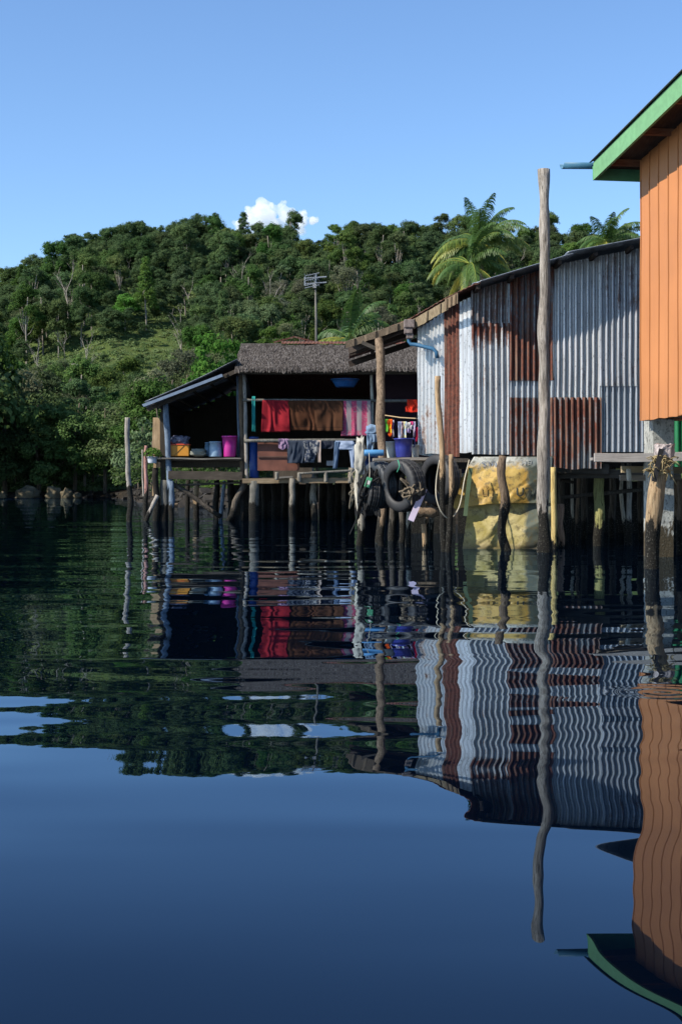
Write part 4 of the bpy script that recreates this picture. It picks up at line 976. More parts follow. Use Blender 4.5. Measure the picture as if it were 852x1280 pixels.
# ------------------------------------------------------------------ tyres hung as fenders
def tyre(c, R, w, yaw, pitch, label, dark=(0.018, 0.018, 0.019), seed=0):
    t = thing('tyre', label, 'tyre', Vector(c) - Vector((0, 0, R)))
    m3 = Matrix.Rotation(yaw, 3, 'Z') @ Matrix.Rotation(pitch, 3, 'X')
    prof = []                                    # (radius, along the axle)
    pts = [(0.60, -0.42), (0.585, -0.36), (0.60, -0.44), (0.66, -0.50), (0.74, -0.53), (0.84, -0.52), (0.92, -0.47), (0.965, -0.42), (0.985, -0.36), (0.99, -0.22), (0.965, -0.20), (0.965, -0.16), (0.995, -0.14), (1.0, -0.02), (0.97, 0.0)]
    pts = pts + [(r, -z) for r, z in reversed(pts[:-1])]
    prof = [(r * R, z * w) for r, z in pts]; seg = 84; n = len(prof); V = []; Fc = []
    for k in range(seg):
        a = 2 * pi * k / seg; tread = 1 - (0.022 if k % 3 == 0 else 0)
        for (r, z) in prof:
            rr = r * (tread if r > 0.95 * R else 1); q = m3 @ Vector((rr * cos(a), z, rr * sin(a))); V.append(Vector(c) + q)
    for k in range(seg):
        for i in range(n - 1):
            Fc.append((k * n + i, k * n + i + 1, ((k + 1) % seg) * n + i + 1, ((k + 1) % seg) * n + i))
    MB().add(V, Fc).build('casing', plain(dark, 0.62, 0.3, 20.0, spec=0.45, bump=0.2), t, smooth=True); return t
ta = tyre(P(504, 607, 17.9), 0.335, 0.22, radians(-52), radians(3), 'large black tyre hanging in front with its hole facing left')
MB().tube(curve([P(497, 575, 17.72), P(499, 583, 17.66), P(496, 590, 17.7)], 4), 0.008, 6).build('twine', plain((0.05, 0.25, 0.15), 0.8), ta)
tb = tyre(P(549, 600, 18.15), 0.33, 0.20, radians(-55), radians(-2), 'black tyre hanging behind the long tan pole', seed=2)
tyre(P(474, 606, 18.3), 0.31, 0.2, radians(-60), radians(4), 'dusty bluish tyre hanging left of the large front tyre', (0.025, 0.03, 0.035))
tyre(P(461, 618, 18.2), 0.27, 0.16, radians(-72), radians(-6), 'dark tyre tangled with black net at the left of the tyre row', (0.012, 0.012, 0.012))
# tangle of net and rope among the tyres
def tangle(name, label, c, r, n, rad, mat, seed, cat, sz=1.0):
    rng = random.Random(seed); mb = MB()
    for k in range(n):
        p = [Vector((rng.gauss(0, r), rng.gauss(0, r * .5), rng.gauss(0, r * sz))) for _ in range(5)]
        mb.tube(curve([Vector(c) + q for q in p], 5), rad, 5)
    tag(mb.build(name, mat, smooth=True), label, cat)
tangle('rope_tangle', 'brown tangle of old rope on the large front tyre', P(516, 613, 17.62), 0.055, 14, 0.013, plain((0.14, 0.11, 0.075), 0.95), 2, 'rope', 0.9)
tangle('fishing_net', 'black bundled fishing net hanging by the pale wrapped post', P(461, 617, 18.05), 0.065, 46, 0.014, plain((0.012, 0.012, 0.012), 0.95), 3, 'net', 2.0)
tangle('rope_tangle', 'hanging clump of pale net on the stilt house beam end', P(446, 612, 19.5) , 0.045, 12, 0.008, plain((0.22, 0.19, 0.14), 0.95), 5, 'rope', 2.6)
tag(MB().beam(P(530, 611, 17.75), P(513, 651, 17.6), 0.075, 0.02, (0, 1, 0), n=6).build('lavender_board', plain((0.50, 0.42, 0.52), 0.6)), 'narrow pale lavender board slanting down beside the large tyre', 'board')
b = MB(); b.box(P(460, 603, 17.95), (0.07, 0.02, 0.13), Matrix.Rotation(radians(18), 3, 'Y')); o = b.build('package', plain((0.08, 0.32, 0.16), 0.4), bevel=0.004)
tag(o, 'small green and white package caught on the net below the blue pipe', 'package')
# far bank clutter
lb = MB(); lb.box(P(460, 603, 17.936), (0.045, 0.004, 0.05), Matrix.Rotation(radians(18), 3, 'Y')); lb.build('print', plain((0.6, 0.6, 0.58), 0.4), o)
# cross logs between the stilts under the small deck
post('thick driftwood log lying level behind the tyres', 520, 641, 548, 638, 18.2, 14, BROWN, 0.1, sink=0, name='log', cat='log', rough=0.2)

# ------------------------------------------------------------------ small deck left of the tin house, with its post, tubs and washing
def small_deck():
    D = thing('wash_deck', 'small plank deck with a brown post at the left of the tin house', 'deck', (X(500, 19.2), 19.2, 0))
    m2 = board((0.16, 0.14, 0.12), (0.30, 0.27, 0.23), 'x')
    for k in range(9):
        MB().beam((X(466, 18.6), 18.45 + k * 0.2, Z(576, 18.5) + 0.02), (X(530, 19.6), 18.45 + k * 0.2, Z(576, 18.5) + 0.02), 0.17, 0.035, n=6, wob=0.01).build('plank', m2, D)
    MB().beam(P(478, 582, 18.5), P(527, 584, 18.5), 0.07, 0.10, n=6, wob=0.01).build('beam', board((0.20, 0.15, 0.10), (0.36, 0.28, 0.2), 'x'), D)
    pole_part('roof_post', D, P(478, 582, 18.62), P(473, 424, 19.3), 0.062, wood(BROWN[0], (0.30, 0.22, 0.15)), 0.05, 0.12, 4, 12)
    MB().beam(P(452, 428, 19.3), P(472, 437, 19.3), 0.05, 0.05).build('brace', board(DARK[0], DARK[1], 'x'), D)
    MB().beam(P(526, 585, 18.7), P(526, 600, 18.7), 0.07, 0.05).build('block', board(TAN[0], TAN[1], 'z'), D)
    for i, (px, Y, w, c) in enumerate([(476, 18.9, 8, BROWN), (507, 18.8, 7, PALE), (498, 20.2, 8, DARK), (529, 18.9, 7, BROWN), (488, 21.0, 9, DARK), (535, 20.5, 7, PALE), (470, 20.2, 7, DARK)]):
        pole_part('stilt', D, (X(px, Y), Y, -0.7), (X(px, Y) + 0.04, Y, Z(576, 18.5)), w / 2 / F * Y, wood(c[0], c[1], 0.3), 0.06, 0.15, i * 1.9 + 3)
small_deck()
post('crooked brown stump standing right of the lavender board', 528, 655, 527, 690, 18.0, 7, TAN, 0.05, wob=0.08)
def cyl_tub(name, label, cat, px, pyt, pyb, w, Y, col, flare=1.12, rim=True, handle=False, rough=0.35, parent_deck=None, sy=1.0):
    zt = Z(pyt, Y); zb = Z(pyb, Y); R = w / 2 / F * Y; h = zt - zb
    t = thing(name, label, cat, (X(px, Y), Y, zb)); c = Vector((X(px, Y), Y, zb))
    r0 = R / flare
    prof = [(0.001, 0.0), (r0 * .96, 0.0), (r0, 0.01), (r0 + (R - r0) * .5, h * .5), (R * .985, h * .93)]
    if rim: prof += [(R * 1.05, h * .93), (R * 1.06, h * .985), (R * 1.03, h)]
    prof += [(R * .95, h), (R * .94, h * .9), (r0 * .93, 0.03), (0.001, 0.03)]
    MB().lathe(prof, c, 28, None, sy).build('tub', plain(col, rough, 0.12, 12, spec=0.45), t, smooth=True)
    if handle:
        pts = [c + Vector((R * 1.0 + 0.03 * sin(a), 0, h * 0.78 + 0.06 * cos(a))) for a in np.linspace(0, pi, 9)]
        MB().tube(pts, 0.008, 6).build('handle', plain(tuple(q * .8 for q in col), rough), t, smooth=True)
    return t
cyl_tub('bucket', 'large dark blue plastic bucket on the deck beside the tin wall', 'bucket', 504, 548, 572, 23, 18.8, (0.022, 0.03, 0.20), 1.2, handle=True)
cyl_tub('bucket', 'pale grey round tub between the brown post and the blue bucket', 'bucket', 488, 552, 573, 13, 18.9, (0.42, 0.45, 0.42), 1.05)
cyl_tub('bucket', 'small pale tub squeezed between blue bucket and tin wall', 'bucket', 519, 556, 572, 9, 19.2, (0.40, 0.40, 0.36), 1.1)
tag(MB().lathe([(0.001, 0), (0.036, 0), (0.04, .01), (0.04, .24), (0.036, .25), (0.001, .25)], P(455, 566, 18.1), 18, Matrix.Rotation(radians(90), 3, 'Y')).build('blue_pipe', plain((0.07, 0.22, 0.42), 0.5, 0.2), smooth=True), 'short light blue plastic pipe sticking out left of the brown deck post', 'pipe')
cyl_tub('barrel', 'dark blue plastic drum in the shade below the light blue pipe', 'barrel', 464, 570, 600, 20, 19.2, (0.02, 0.05, 0.16), 1.0)

# cloth pieces -------------------------------------------------------
def hang(name, label, cat, x0, x1, yt, yb, Y, mat, group=None, fold=0.03, pleat=5, lean=0.0, ragged=0.0, outline=None, over=True, seed=None, nu=36, nv=26, topsag=0.0):
    """cloth over a rail or line: x0..x1, yt..yb in photo pixels at Y"""
    sd = seed if seed is not None else x0 * 0.31 + yt
    def fn(u, v):
        if over: vv = (v - 0.12) / 0.88
        else: vv = v
        l, r = (outline(max(0, vv)) if outline else (0.0, 1.0)); uu = l + (r - l) * u
        px = x0 + (x1 - x0) * uu + lean * max(0, vv) * (uu - .5)
        z = Z(yt + topsag * 4 * uu * (1 - uu), Y) - max(0, vv) * (Z(yt, Y) - Z(yb, Y)) * (1 + ragged * nz((uu * 4, sd, 0), 1, 3))
        k = 0.25 + 0.75 * max(0, vv)
        dy = fold * k * (sin(uu * pleat * 2 * pi + 2.0 * nz((uu * 3, vv * 1.5, sd), 1, 1) * 3) * 0.5 + 1.4 * nz((uu * pleat * .7, vv * 1.2, sd), 1.2, 7))
        if over and vv < 0: a = -vv / 0.136 * pi; return Vector((X(px, Y), Y + 0.02 - 0.02 * cos(a) + 0.012, z - (0.10 if a > 2.6 else 0) + 0.014 * sin(a)))
        return Vector((X(px, Y), Y - 0.01 + dy, z))
    o = MB().grid(fn, nu, nv).build(name, mat, smooth=True, solid=0.005); return tag(o, label, cat, group)

# ------------------------------------------------------------------ the thatched stilt house
YH = 35.0
def stilt_house():
    H = thing('stilt_house', 'open dark wooden stilt house with grey thatched roof and lean-to', 'house', (X(380, YH), YH + 2, 0.5))
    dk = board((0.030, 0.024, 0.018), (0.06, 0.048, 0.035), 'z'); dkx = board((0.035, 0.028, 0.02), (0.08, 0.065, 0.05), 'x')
    gx = board((0.10, 0.09, 0.075), (0.20, 0.18, 0.15), 'x'); tanx = board((0.14, 0.10, 0.06), (0.28, 0.21, 0.13), 'x')
    x0, x1 = X(303, YH), X(575, YH); zf = Z(600, YH)
    zfl = Z(572, YH)                     # lean-to floor
    # floors
    MB().box(((x0 + x1) / 2, YH + 3.2, zf + 0.02), (x1 - x0, 6.2, 0.08)).build('floor', dkx, H)
    MB().box(((X(190, YH) + x0) / 2, YH + 2.9, zfl - 0.05), (x0 - X(190, YH), 5.8, 0.07)).build('floor', dkx, H)['label'] = 'raised floor of the lean-to'
    for k in range(4):
        MB().beam((X(190, YH) - .05, YH - 0.12 + 0.14 * k, zfl - 0.02 + 0.01 * (k % 2)), (x0 - 0.03, YH - 0.12 + .14 * k, zfl - 0.03), 0.12, 0.035, n=12, wob=0.02).build('floor_board', gx, H)
    MB().beam(P(303, 601, YH - .1), P(448, 601, YH - .1), 0.12, 0.12, n=14, wob=0.015).build('edge_beam', tanx, H)['label'] = 'tan edge beam of the main floor'
    MB().beam(P(211, 594, YH - .05), P(303, 595, YH - .05), 0.12, 0.20, n=10, wob=0.02).build('edge_beam', dkx, H)
    MB().beam(P(205, 580, YH + .3), P(303, 580, YH + .3), 0.05, 0.16).build('edge_beam', dk, H)
    # walls at the back and sides: boards with two gaps on the left
    yb = YH + 5.8
    bw = MB(); xx = X(196, yb); rnd = random.Random(8)
    while xx < X(600, yb):
        w = rnd.uniform(0.16, 0.26); top = min(4.4, 2.55 + 0.42 * (xx - X(180, yb))) if xx < X(300, yb) else 4.3
        px = xx / yb * F + CX
        gaps = [(219, 236, 506, 513), (281, 297, 485, 495)]
        z = zfl - 0.15
        g = [q for q in gaps if q[0] < px < q[1]]
        if g: bw.box((xx + w / 2, yb, (z + Z(g[0][3], yb)) / 2), (w * .98, 0.03, Z(g[0][3], yb) - z)); bw.box((xx + w / 2, yb, (top + Z(g[0][2], yb)) / 2), (w * .98, 0.03, max(.05, top - Z(g[0][2], yb))))
        else: bw.box((xx + w / 2, yb + rnd.uniform(-.01, .01), (z + top) / 2), (w * 1.0, 0.03, top - z))
        xx += w
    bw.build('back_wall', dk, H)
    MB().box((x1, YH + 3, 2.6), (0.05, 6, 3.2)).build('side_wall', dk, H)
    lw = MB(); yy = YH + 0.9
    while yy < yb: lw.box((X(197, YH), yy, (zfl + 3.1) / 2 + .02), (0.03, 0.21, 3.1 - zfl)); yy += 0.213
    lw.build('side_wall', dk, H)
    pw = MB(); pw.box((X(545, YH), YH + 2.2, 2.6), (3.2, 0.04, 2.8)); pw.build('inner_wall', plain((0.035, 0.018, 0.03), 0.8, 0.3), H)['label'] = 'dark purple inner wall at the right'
    # thatch: front slope as many layered tufts over a solid slab
    xe0, xe1 = X(294, 34.6), X(600, 34.6)
    ze, zr = Z(462, 34.5), Z(432, 36.6); ye, yr = 34.5, 36.6
    def tf(u, v):
        x = xe0 + (xe1 - xe0) * u; return Vector((x, ye + (yr - ye) * v, ze + (zr - ze) * v + 0.03 * nz((x * 3, v * 6, 0), 1.5, 3) + 0.02 * sin(x * 1.1) + 0.05 * nz((x * .5, 0, 0), 1, 7)))
    slab = MB().grid(tf, 160, 16).build('roof', wood((0.05, 0.045, 0.04), (0.11, 0.10, 0.09), None, (3, 9, 9), 1.0), H, solid=0.05); slab['label'] = 'grey brown thatched roof'
    rng = np.random.default_rng(5); n = 26000; u = rng.uniform(0, 1, n); v = np.floor(rng.uniform(0, 1, n) * 22) / 22 + rng.uniform(0, .03, n)
    st = []; T = []
    dn = np.array([0, -(yr - ye), -(zr - ze)]); dn = dn / np.linalg.norm(dn); up = np.array([0, -(zr - ze), (yr - ye)]); up /= np.linalg.norm(up)
    for a, b_ in zip(u, v):
        p = np.array(tf(a, b_)) + up * (0.03 + rng.uniform(0, .02)); l = rng.uniform(0.08, 0.17); w = rng.uniform(0.004, 0.010); sk = rng.normal() * 0.12
        e = p + dn * l + np.array([sk * l, 0, 0]) + up * (rng.uniform(-.02, .015)) - np.array([0, 0, 0.02 if b_ > .02 else 0.06])
        wv = np.array([w, 0, 0]); st += [p - wv, p + wv, e + wv, e - wv]; T.append(rng.uniform(0, 1))
    m = NT('thatch straw'); at = m.n('Attribute'); at.attribute_name = 'tint'; m.base(m.ramp(at.outputs['Fac'], [(0.0, (0.026, 0.022, 0.019)), (0.6, (0.066, 0.057, 0.050)), (1.0, (0.145, 0.13, 0.118))]), 0.95, 0, 0.1)
    S_ = np.array(st) - np.array(ORG[slab]); me = np_mesh('thatch_straw', S_, np.arange(len(S_)).reshape(-1, 4), np.repeat(T, 4)); o = link('thatch_straw', me, m.m, slab, ORG[slab]); o['kind'] = 'stuff'
    # back slope and ridge metal
    bs = MB(); bs.add([(xe0, yr, zr), (xe1, yr, zr), (xe1, 41.5, 3.3), (xe0, 41.5, 3.3)], [(0, 1, 2, 3)]); bs.build('roof', tin((0.2, 0.18, 0.17), 0.9, 31.0), H, solid=0.05)['label'] = 'rusty back slope of the roof'
    MB().beam((xe0, yr + 0.02, zr + 0.03), (X(352, yr), yr + 0.02, zr + 0.03), 0.16, 0.04, n=8, wob=0.02).build('ridge_cap', wood((0.10, 0.085, 0.07), (0.2, 0.17, 0.15)), H)
    def rc(u, v): x = X(352, yr) + (X(600, yr) - X(352, yr)) * u; return Vector((x, yr - 0.12 + 0.2 * v, zr + 0.04 + 0.08 * v - .02 * u + 0.008 * sin(x * 2 * pi / .09)))
    MB().grid(rc, 300, 3).build('ridge_cap', tin((0.3, 0.2, 0.18), 1.0, 33.0), H, solid=0.006, smooth=True)['label'] = 'rusty metal ridge strip along the thatch'
    # side gable of the main roof on the left, dark
    ga = MB(); ga.add([(xe0 + .1, ye + .2, ze - 0.02), (xe0 + .1, yr, zr - .03), (xe0 + .1, 41.4, 3.25), (xe0 + .1, yr, zr - 0.7)], [(0, 1, 3), (1, 2, 3)]); ga.build('gable', dk, H)
    # eave log under thatch, rafters
    MB().beam(P(296, 466, 34.75), P(590, 466, 34.75), 0.08, 0.08, n=14, wob=0.01).build('eave_beam', dkx, H)
    # lean-to roof
    def lf(pa, pb, ya, yb2, dz):
        def f(u, v):
            q = P(pa[0] + (pb[0] - pa[0]) * u, pa[1] + (pb[1] - pa[1]) * u, ya); y = ya + (yb2 - ya) * v
            return Vector((q.x, y, q.z + dz + 0.010 * sin(y * 2 * pi / 0.09) - 0.03 * sin(u * pi)))
        return f
    MB().grid(lf((181, 502), (296, 449), 34.6, 41.2, 0), 12, 280).build('lean_to_roof', tin((0.20, 0.21, 0.23), 0.35, 35.0), H, solid=0.01, smooth=True)['label'] = 'dark upper sheet of the lean-to roof'
    MB().grid(lf((178, 505), (277, 467), 34.35, 36.0, -0.02), 12, 80).build('lean_to_roof', tin((0.40, 0.48, 0.58), 0.05, 36.0), H, solid=0.02, smooth=True)['label'] = 'blue grey lower sheet at the lean-to eave'
    le = MB(); le.beam(P(179, 507, 34.35), P(278, 469, 34.35), 0.03, 0.07); le.build('lean_to_edge', plain((0.17, 0.22, 0.29), 0.5, 0.3), H)['label'] = 'pale blue edge strip of the lean-to roof'
    rf = MB(); rf.beam(P(184, 512, 34.7), P(300, 462, 34.7), 0.07, 0.10, n=6, wob=.02); rf.beam(P(184, 512, 37.7), P(300, 462, 37.7), 0.07, 0.10)
    for k in range(5): c = P(195 + k * 22, 506 - k * 9.5, 34.6); rf.beam(c, c + Vector((0, 6, 0)), 0.05, 0.05)
    rf.build('rafters', dkx, H)
    # posts of the superstructure
    def pp(label, a, b_, w, colr, Y=YH - .02, wet=None, name='post', wob=0.03):
        o = pole_part(name, H, P(*b_, Y), P(*a, Y), w / 2 / F * Y, wood(colr[0], colr[1], wet), wob, 0.12, a[0] * .17); 
        if label: o['label'] = label
    pp('bluish round post at the front of the lean-to', (207, 498), (213, 612), 7.5, BLUE)
    pp('thin grey front post where lean-to meets the main roof', (305, 466), (309, 602), 5, GREY)
    pp(None, (464, 466), (466, 560), 4, PALE); pp(None, (301, 468), (303, 602), 6, BROWN, YH + .3); pp(None, (297, 470), (299, 572), 4, BLUE, YH + .5)
    MB().beam(P(196, 522, YH + .2), P(196, 562, YH + .2), 0.18, 0.04, (0, 1, 0), n=4, wob=.02).build('wall_board', board(TAN[0], TAN[1], 'z'), H)['label'] = 'tan upright board at the left corner of the lean-to'
    MB().beam(P(195, 568, YH + .2), P(193, 620, YH + .2), 0.10, 0.05, (0, 1, 0), n=4, wob=.02).build('wall_board', board(TAN[0], TAN[1], 'z'), H)
    MB().beam(P(203, 515, YH + .1), P(204, 600, YH + .1), 0.12, 0.05, (0, 1, 0)).build('wall_board', dk, H)
    # rails for washing
    pole_part('rail', H, P(303, 500, YH - .08), P(470, 501, YH - .08), 0.035, wood(CONC2[0], CONC2[1]), .02, .1, 2)
    pole_part('rail', H, P(468, 501, YH - .02), P(560, 501, YH - .02), 0.04, wood(CONC2[0], CONC2[1]), .02, .1, 3)
    pole_part('rail', H, P(305, 551, YH - .06), P(452, 550, YH - .06), 0.045, wood(CONC2[0], CONC2[1]), .02, .1, 5)
    pole_part('rail', H, P(372, 592, YH - .25), P(444, 588, YH - .25), 0.03, wood(CONC2[0], CONC2[1]), .03, .1, 6)
    MB().box(P(348, 570, YH + .05), (1.03, 0.03, 0.72)).build('panel', plain((0.15, 0.055, 0.035), 0.7, 0.45, 5), H)['label'] = 'reddish brown plywood panel of the parapet'
    MB().beam(P(322, 571, YH + .01), P(374, 571, YH + .01), 0.02, 0.03).build('batten', plain((0.10, 0.05, 0.035), 0.7, 0.4, 5), H)
    MB().beam(P(349, 597, YH - .22), P(366, 596, YH - .22), 0.2, 0.04).build('plank', gx, H)
    MB().box(P(413, 579, YH + .3), (0.2, 0.2, 0.12)).build('block', plain((0.30, 0.31, 0.33), 0.7), H)
    for (a, b_) in (((346, 590), (346, 600)), ((374, 591), (374, 603)), ((407, 590), (407, 603)), ((440, 585), (437, 604))): pole_part('peg', H, P(*b_, YH - .24), P(*a, YH - .24), 0.05, wood(PALE2[0], PALE2[1]), 0, .1, a[0])
    # stilts
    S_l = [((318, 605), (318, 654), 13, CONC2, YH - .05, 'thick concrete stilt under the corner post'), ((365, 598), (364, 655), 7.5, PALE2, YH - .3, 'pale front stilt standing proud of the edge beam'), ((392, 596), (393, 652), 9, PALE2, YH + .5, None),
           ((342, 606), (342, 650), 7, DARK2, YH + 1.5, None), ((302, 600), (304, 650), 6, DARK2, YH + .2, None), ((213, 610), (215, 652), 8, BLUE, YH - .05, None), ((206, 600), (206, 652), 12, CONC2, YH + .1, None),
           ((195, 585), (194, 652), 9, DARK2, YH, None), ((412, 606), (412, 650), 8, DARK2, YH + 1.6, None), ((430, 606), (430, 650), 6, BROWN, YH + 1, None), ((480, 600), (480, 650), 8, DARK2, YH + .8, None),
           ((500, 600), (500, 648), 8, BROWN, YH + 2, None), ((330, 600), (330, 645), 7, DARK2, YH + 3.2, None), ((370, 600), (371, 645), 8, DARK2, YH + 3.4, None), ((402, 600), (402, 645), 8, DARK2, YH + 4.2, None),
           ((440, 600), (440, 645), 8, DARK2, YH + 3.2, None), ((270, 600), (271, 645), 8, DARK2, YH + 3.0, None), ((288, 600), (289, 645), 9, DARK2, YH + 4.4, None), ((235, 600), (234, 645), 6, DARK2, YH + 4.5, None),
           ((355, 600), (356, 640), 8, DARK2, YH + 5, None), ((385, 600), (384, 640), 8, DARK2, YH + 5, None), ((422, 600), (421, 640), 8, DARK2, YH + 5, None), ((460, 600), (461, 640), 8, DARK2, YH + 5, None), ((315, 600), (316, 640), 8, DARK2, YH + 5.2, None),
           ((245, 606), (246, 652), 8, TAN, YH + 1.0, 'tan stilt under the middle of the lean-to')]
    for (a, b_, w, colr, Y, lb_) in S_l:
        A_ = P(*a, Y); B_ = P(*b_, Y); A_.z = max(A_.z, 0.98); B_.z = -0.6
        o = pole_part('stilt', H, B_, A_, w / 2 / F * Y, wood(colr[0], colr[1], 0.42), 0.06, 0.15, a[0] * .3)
        if lb_: o['label'] = lb_
    for (a, b_, w) in (((215, 604), (276, 646), 6), ((307, 601), (284, 652), 8), ((303, 603), (211, 607), 3)):
        pole_part('brace', H, P(*b_, YH + .1), P(*a, YH + .1), w / 2 / F * YH, wood(DARK[0], (0.16, 0.13, 0.1), 0.3), 0.08, 0.12, a[0] * .2)
stilt_house()
under_shade('shade_boards', 'row of near-black upright boards added as shade beneath the thatched house', X(300, 41.5), X(560, 41.5), 41.6, 6)  # added boards, coloured near black for the shade beneath the floor

sh = MB(); sh.add([P(342, 428, 44), P(368, 421, 44), P(396, 428, 44), P(342, 428, 48), P(368, 421, 48), P(396, 428, 48), P(368, 424, 44), P(368, 424, 48)], [(0, 1, 4, 3), (1, 2, 5, 4)])
rt = thing('rear_hut', 'small dark gable roof peeping over the thatch ridge', 'hut', (X(368, 46), 46, 0.5))
sh.build('roof', tin((0.12, 0.10, 0.1), 0.8, 41.0), rt, solid=0.05)
hb = MB(); hb.box((X(368, 46), 46, 2.9), (1.2, 3.5, 4.4)); hb.build('walls', board((0.05, 0.04, 0.03), (0.1, 0.08, 0.06), 'z'), rt)

# aerial on its pole behind the thatch
def aerial():
    Y = 42.0; base = P(396, 424, Y); t = thing('tv_aerial', 'television aerial on a tall thin pole above the thatched roof', 'aerial', Vector((base.x, Y, 0.4)))
    alu = plain((0.26, 0.28, 0.30), 0.4, 0.2, metal=0.3)
    MB().tube([Vector((base.x, Y, 0.4)), P(395, 400, Y), P(394, 357, Y)], [0.045, 0.035, 0.025], 8, 0.1).build('mast', wood(CONC2[0], CONC2[1]), t, smooth=True)
    b = MB()
    for k, (y0, n) in enumerate(((347, 6), (354, 6))):
        b.tube([P(381, y0 + 1, Y), P(408, y0 - 1, Y)], 0.022, 6)
        for j in range(5):
            c = P(383 + j * 3.4, y0, Y); l = 0.42
            b.tube([c + Vector((-.05, -l, .04)), c + Vector((.05, l, -.04))], 0.008, 6)
    b.tube([P(395, 343, Y), P(394, 360, Y)], 0.025, 6); b.tube([P(381, 346, Y), P(381, 357, Y)], 0.02, 6)
    for y0 in (345, 351, 357, 360): b.tube([P(381, y0, Y - .3), P(399, y0 - 4, Y - .3)], 0.011, 6)
    b.build('antenna', alu, t)
    MB().box(P(393, 357, Y - .05), (0.10, 0.08, 0.14)).build('junction_box', plain((0.35, 0.35, 0.35), 0.5), t)
aerial()

# washing on the two rails of the thatched house
g1 = None
hang('towel', 'bright red towel hanging first on the upper rail', 'towel', 328, 361, 500, 540, YH - .12, cloth((0.26, 0.016, 0.024), (0.20, 0.012, 0.018), 'band'), fold=0.05, pleat=3, lean=3)
hang('towel', 'dark brown towel hanging next to the red one', 'towel', 360, 394, 500, 538, YH - .11, cloth((0.075, 0.030, 0.015), (0.045, 0.02, 0.012), 'band'), fold=0.05, pleat=3)
hang('towel', 'dark brown towel hanging next to the pink striped one', 'towel', 393, 429, 501, 539, YH - .13, cloth((0.072, 0.032, 0.017), (0.045, 0.02, 0.012), 'band'), fold=0.05, pleat=3, lean=-2)
hang('towel', 'pink and grey striped flowered towel at the right end of the rail', 'towel', 428, 463, 501, 545, YH - .12, cloth((0.42, 0.06, 0.13), (0.27, 0.22, 0.22), 'stripes'), fold=0.03, pleat=2, lean=4)
hang('shirt', 'red shirt hanging on the rail against the tin wall corner', 'shirt', 505, 532, 500, 515, YH - .15, cloth((0.62, 0.035, 0.015)), fold=0.05, pleat=2, ragged=0.1, outline=lambda v: (0.06 + (0.0 if v > .5 else .08), 1))
hang('cloth', 'small mauve patterned cloth on the lower rail', 'cloth', 348, 361, 549, 561, YH - .1, cloth((0.30, 0.20, 0.30), (0.12, 0.08, 0.14), 'blotch'), fold=.05, pleat=2, ragged=.2)
hang('trousers', 'dark navy trousers hanging on the lower rail', 'trousers', 359, 382, 551, 579, YH - .12, cloth((0.035, 0.045, 0.065)), fold=.06, pleat=2)
hang('shirt', 'dark blue printed shirt beside the navy trousers', 'shirt', 379, 400, 551, 578, YH - .15, cloth((0.04, 0.05, 0.075), (0.20, 0.20, 0.20), 'blotch'), fold=.06, pleat=2, outline=lambda v: (0.0 + .1 * v, 1 - .35 * v))
hang('cloth', 'narrow pale strip of cloth on the lower rail', 'cloth', 397, 401, 551, 578, YH - .16, cloth((0.40, 0.32, 0.27)), fold=.02, pleat=1)
hang('shorts', 'small dark shorts between pale strip and light blue shirt', 'shorts', 401, 418, 551, 561, YH - .1, cloth((0.03, 0.035, 0.05)), fold=.03, pleat=2)
def leg(px0, px1, a, b): return lambda v: (a + (b - a) * v, a + (b - a) * v + 1 - 0.0 * v)
jt = thing('jersey', 'light blue long sleeved top hanging by its hem on the lower rail', 'shirt', P(430, 586, YH))
def jersey_piece(x0, x1, yt, x2, x3, yb, mat, name):
    def fn(u, v): l = x0 + (x2 - x0) * v; r = x1 + (x3 - x1) * v; q = P(l + (r - l) * u, yt + (yb - yt) * v, YH - .14); return q + Vector((0, 0.03 * nz((u * 3, v * 3, x0), 1, 2) - 0.02 * sin(u * pi), 0))
    MB().grid(fn, 12, 14).build(name, mat, jt, smooth=True, solid=.01)
ljc = cloth((0.36, 0.43, 0.56)); jersey_piece(419, 442, 551, 424, 441, 562, ljc, 'body'); jersey_piece(418, 425, 552, 416, 421, 586, cloth((0.07, 0.11, 0.18)), 'sleeve'); jersey_piece(435, 443, 553, 439, 446, 586, cloth((0.25, 0.31, 0.42)), 'sleeve')
hang('net_hanger', 'narrow turquoise hanging strip beside the thin corner post', 'hanger', 315, 319, 496, 540, YH - .1, cloth((0.03, 0.26, 0.24)), fold=.03, pleat=1, ragged=.1)

# things standing or hanging at the thatched house
def basin(name, label, cat, px, pyt, pyb, w, Y, col): return cyl_tub(name, label, cat, px, pyt, pyb, w, Y, col, 1.5)
basin('basin', 'wide blue plastic basin hung up under the thatch', 'basin', 431, 474, 484, 35, YH - .05, (0.012, 0.07, 0.20))
cyl_tub('barrel', 'tall blue plastic barrel behind the plywood panel', 'barrel', 317.5, 546, 598, 12, YH + .35, (0.015, 0.06, 0.26), 1.0)
cb = thing('cool_box', 'orange cool box with red rim in the lean-to', 'box', P(224.5, 571, YH + .05)); c = P(224.5, 563.5, YH + .2)
MB().box(c, (0.50, 0.34, 0.27)).build('body', plain((0.48, 0.20, 0.02), 0.45, 0.12, 6), cb, bevel=.012); MB().box(c + Vector((0, 0, .15)), (0.53, 0.37, 0.035)).build('lid', plain((0.50, 0.06, 0.02), 0.45), cb, bevel=.008)
MB().beam(c + Vector((-.12, -.176, -.13)), c + Vector((.14, -.176, .13)), .008, .006).build('strap', plain((.06, .04, .03), .8), cb)
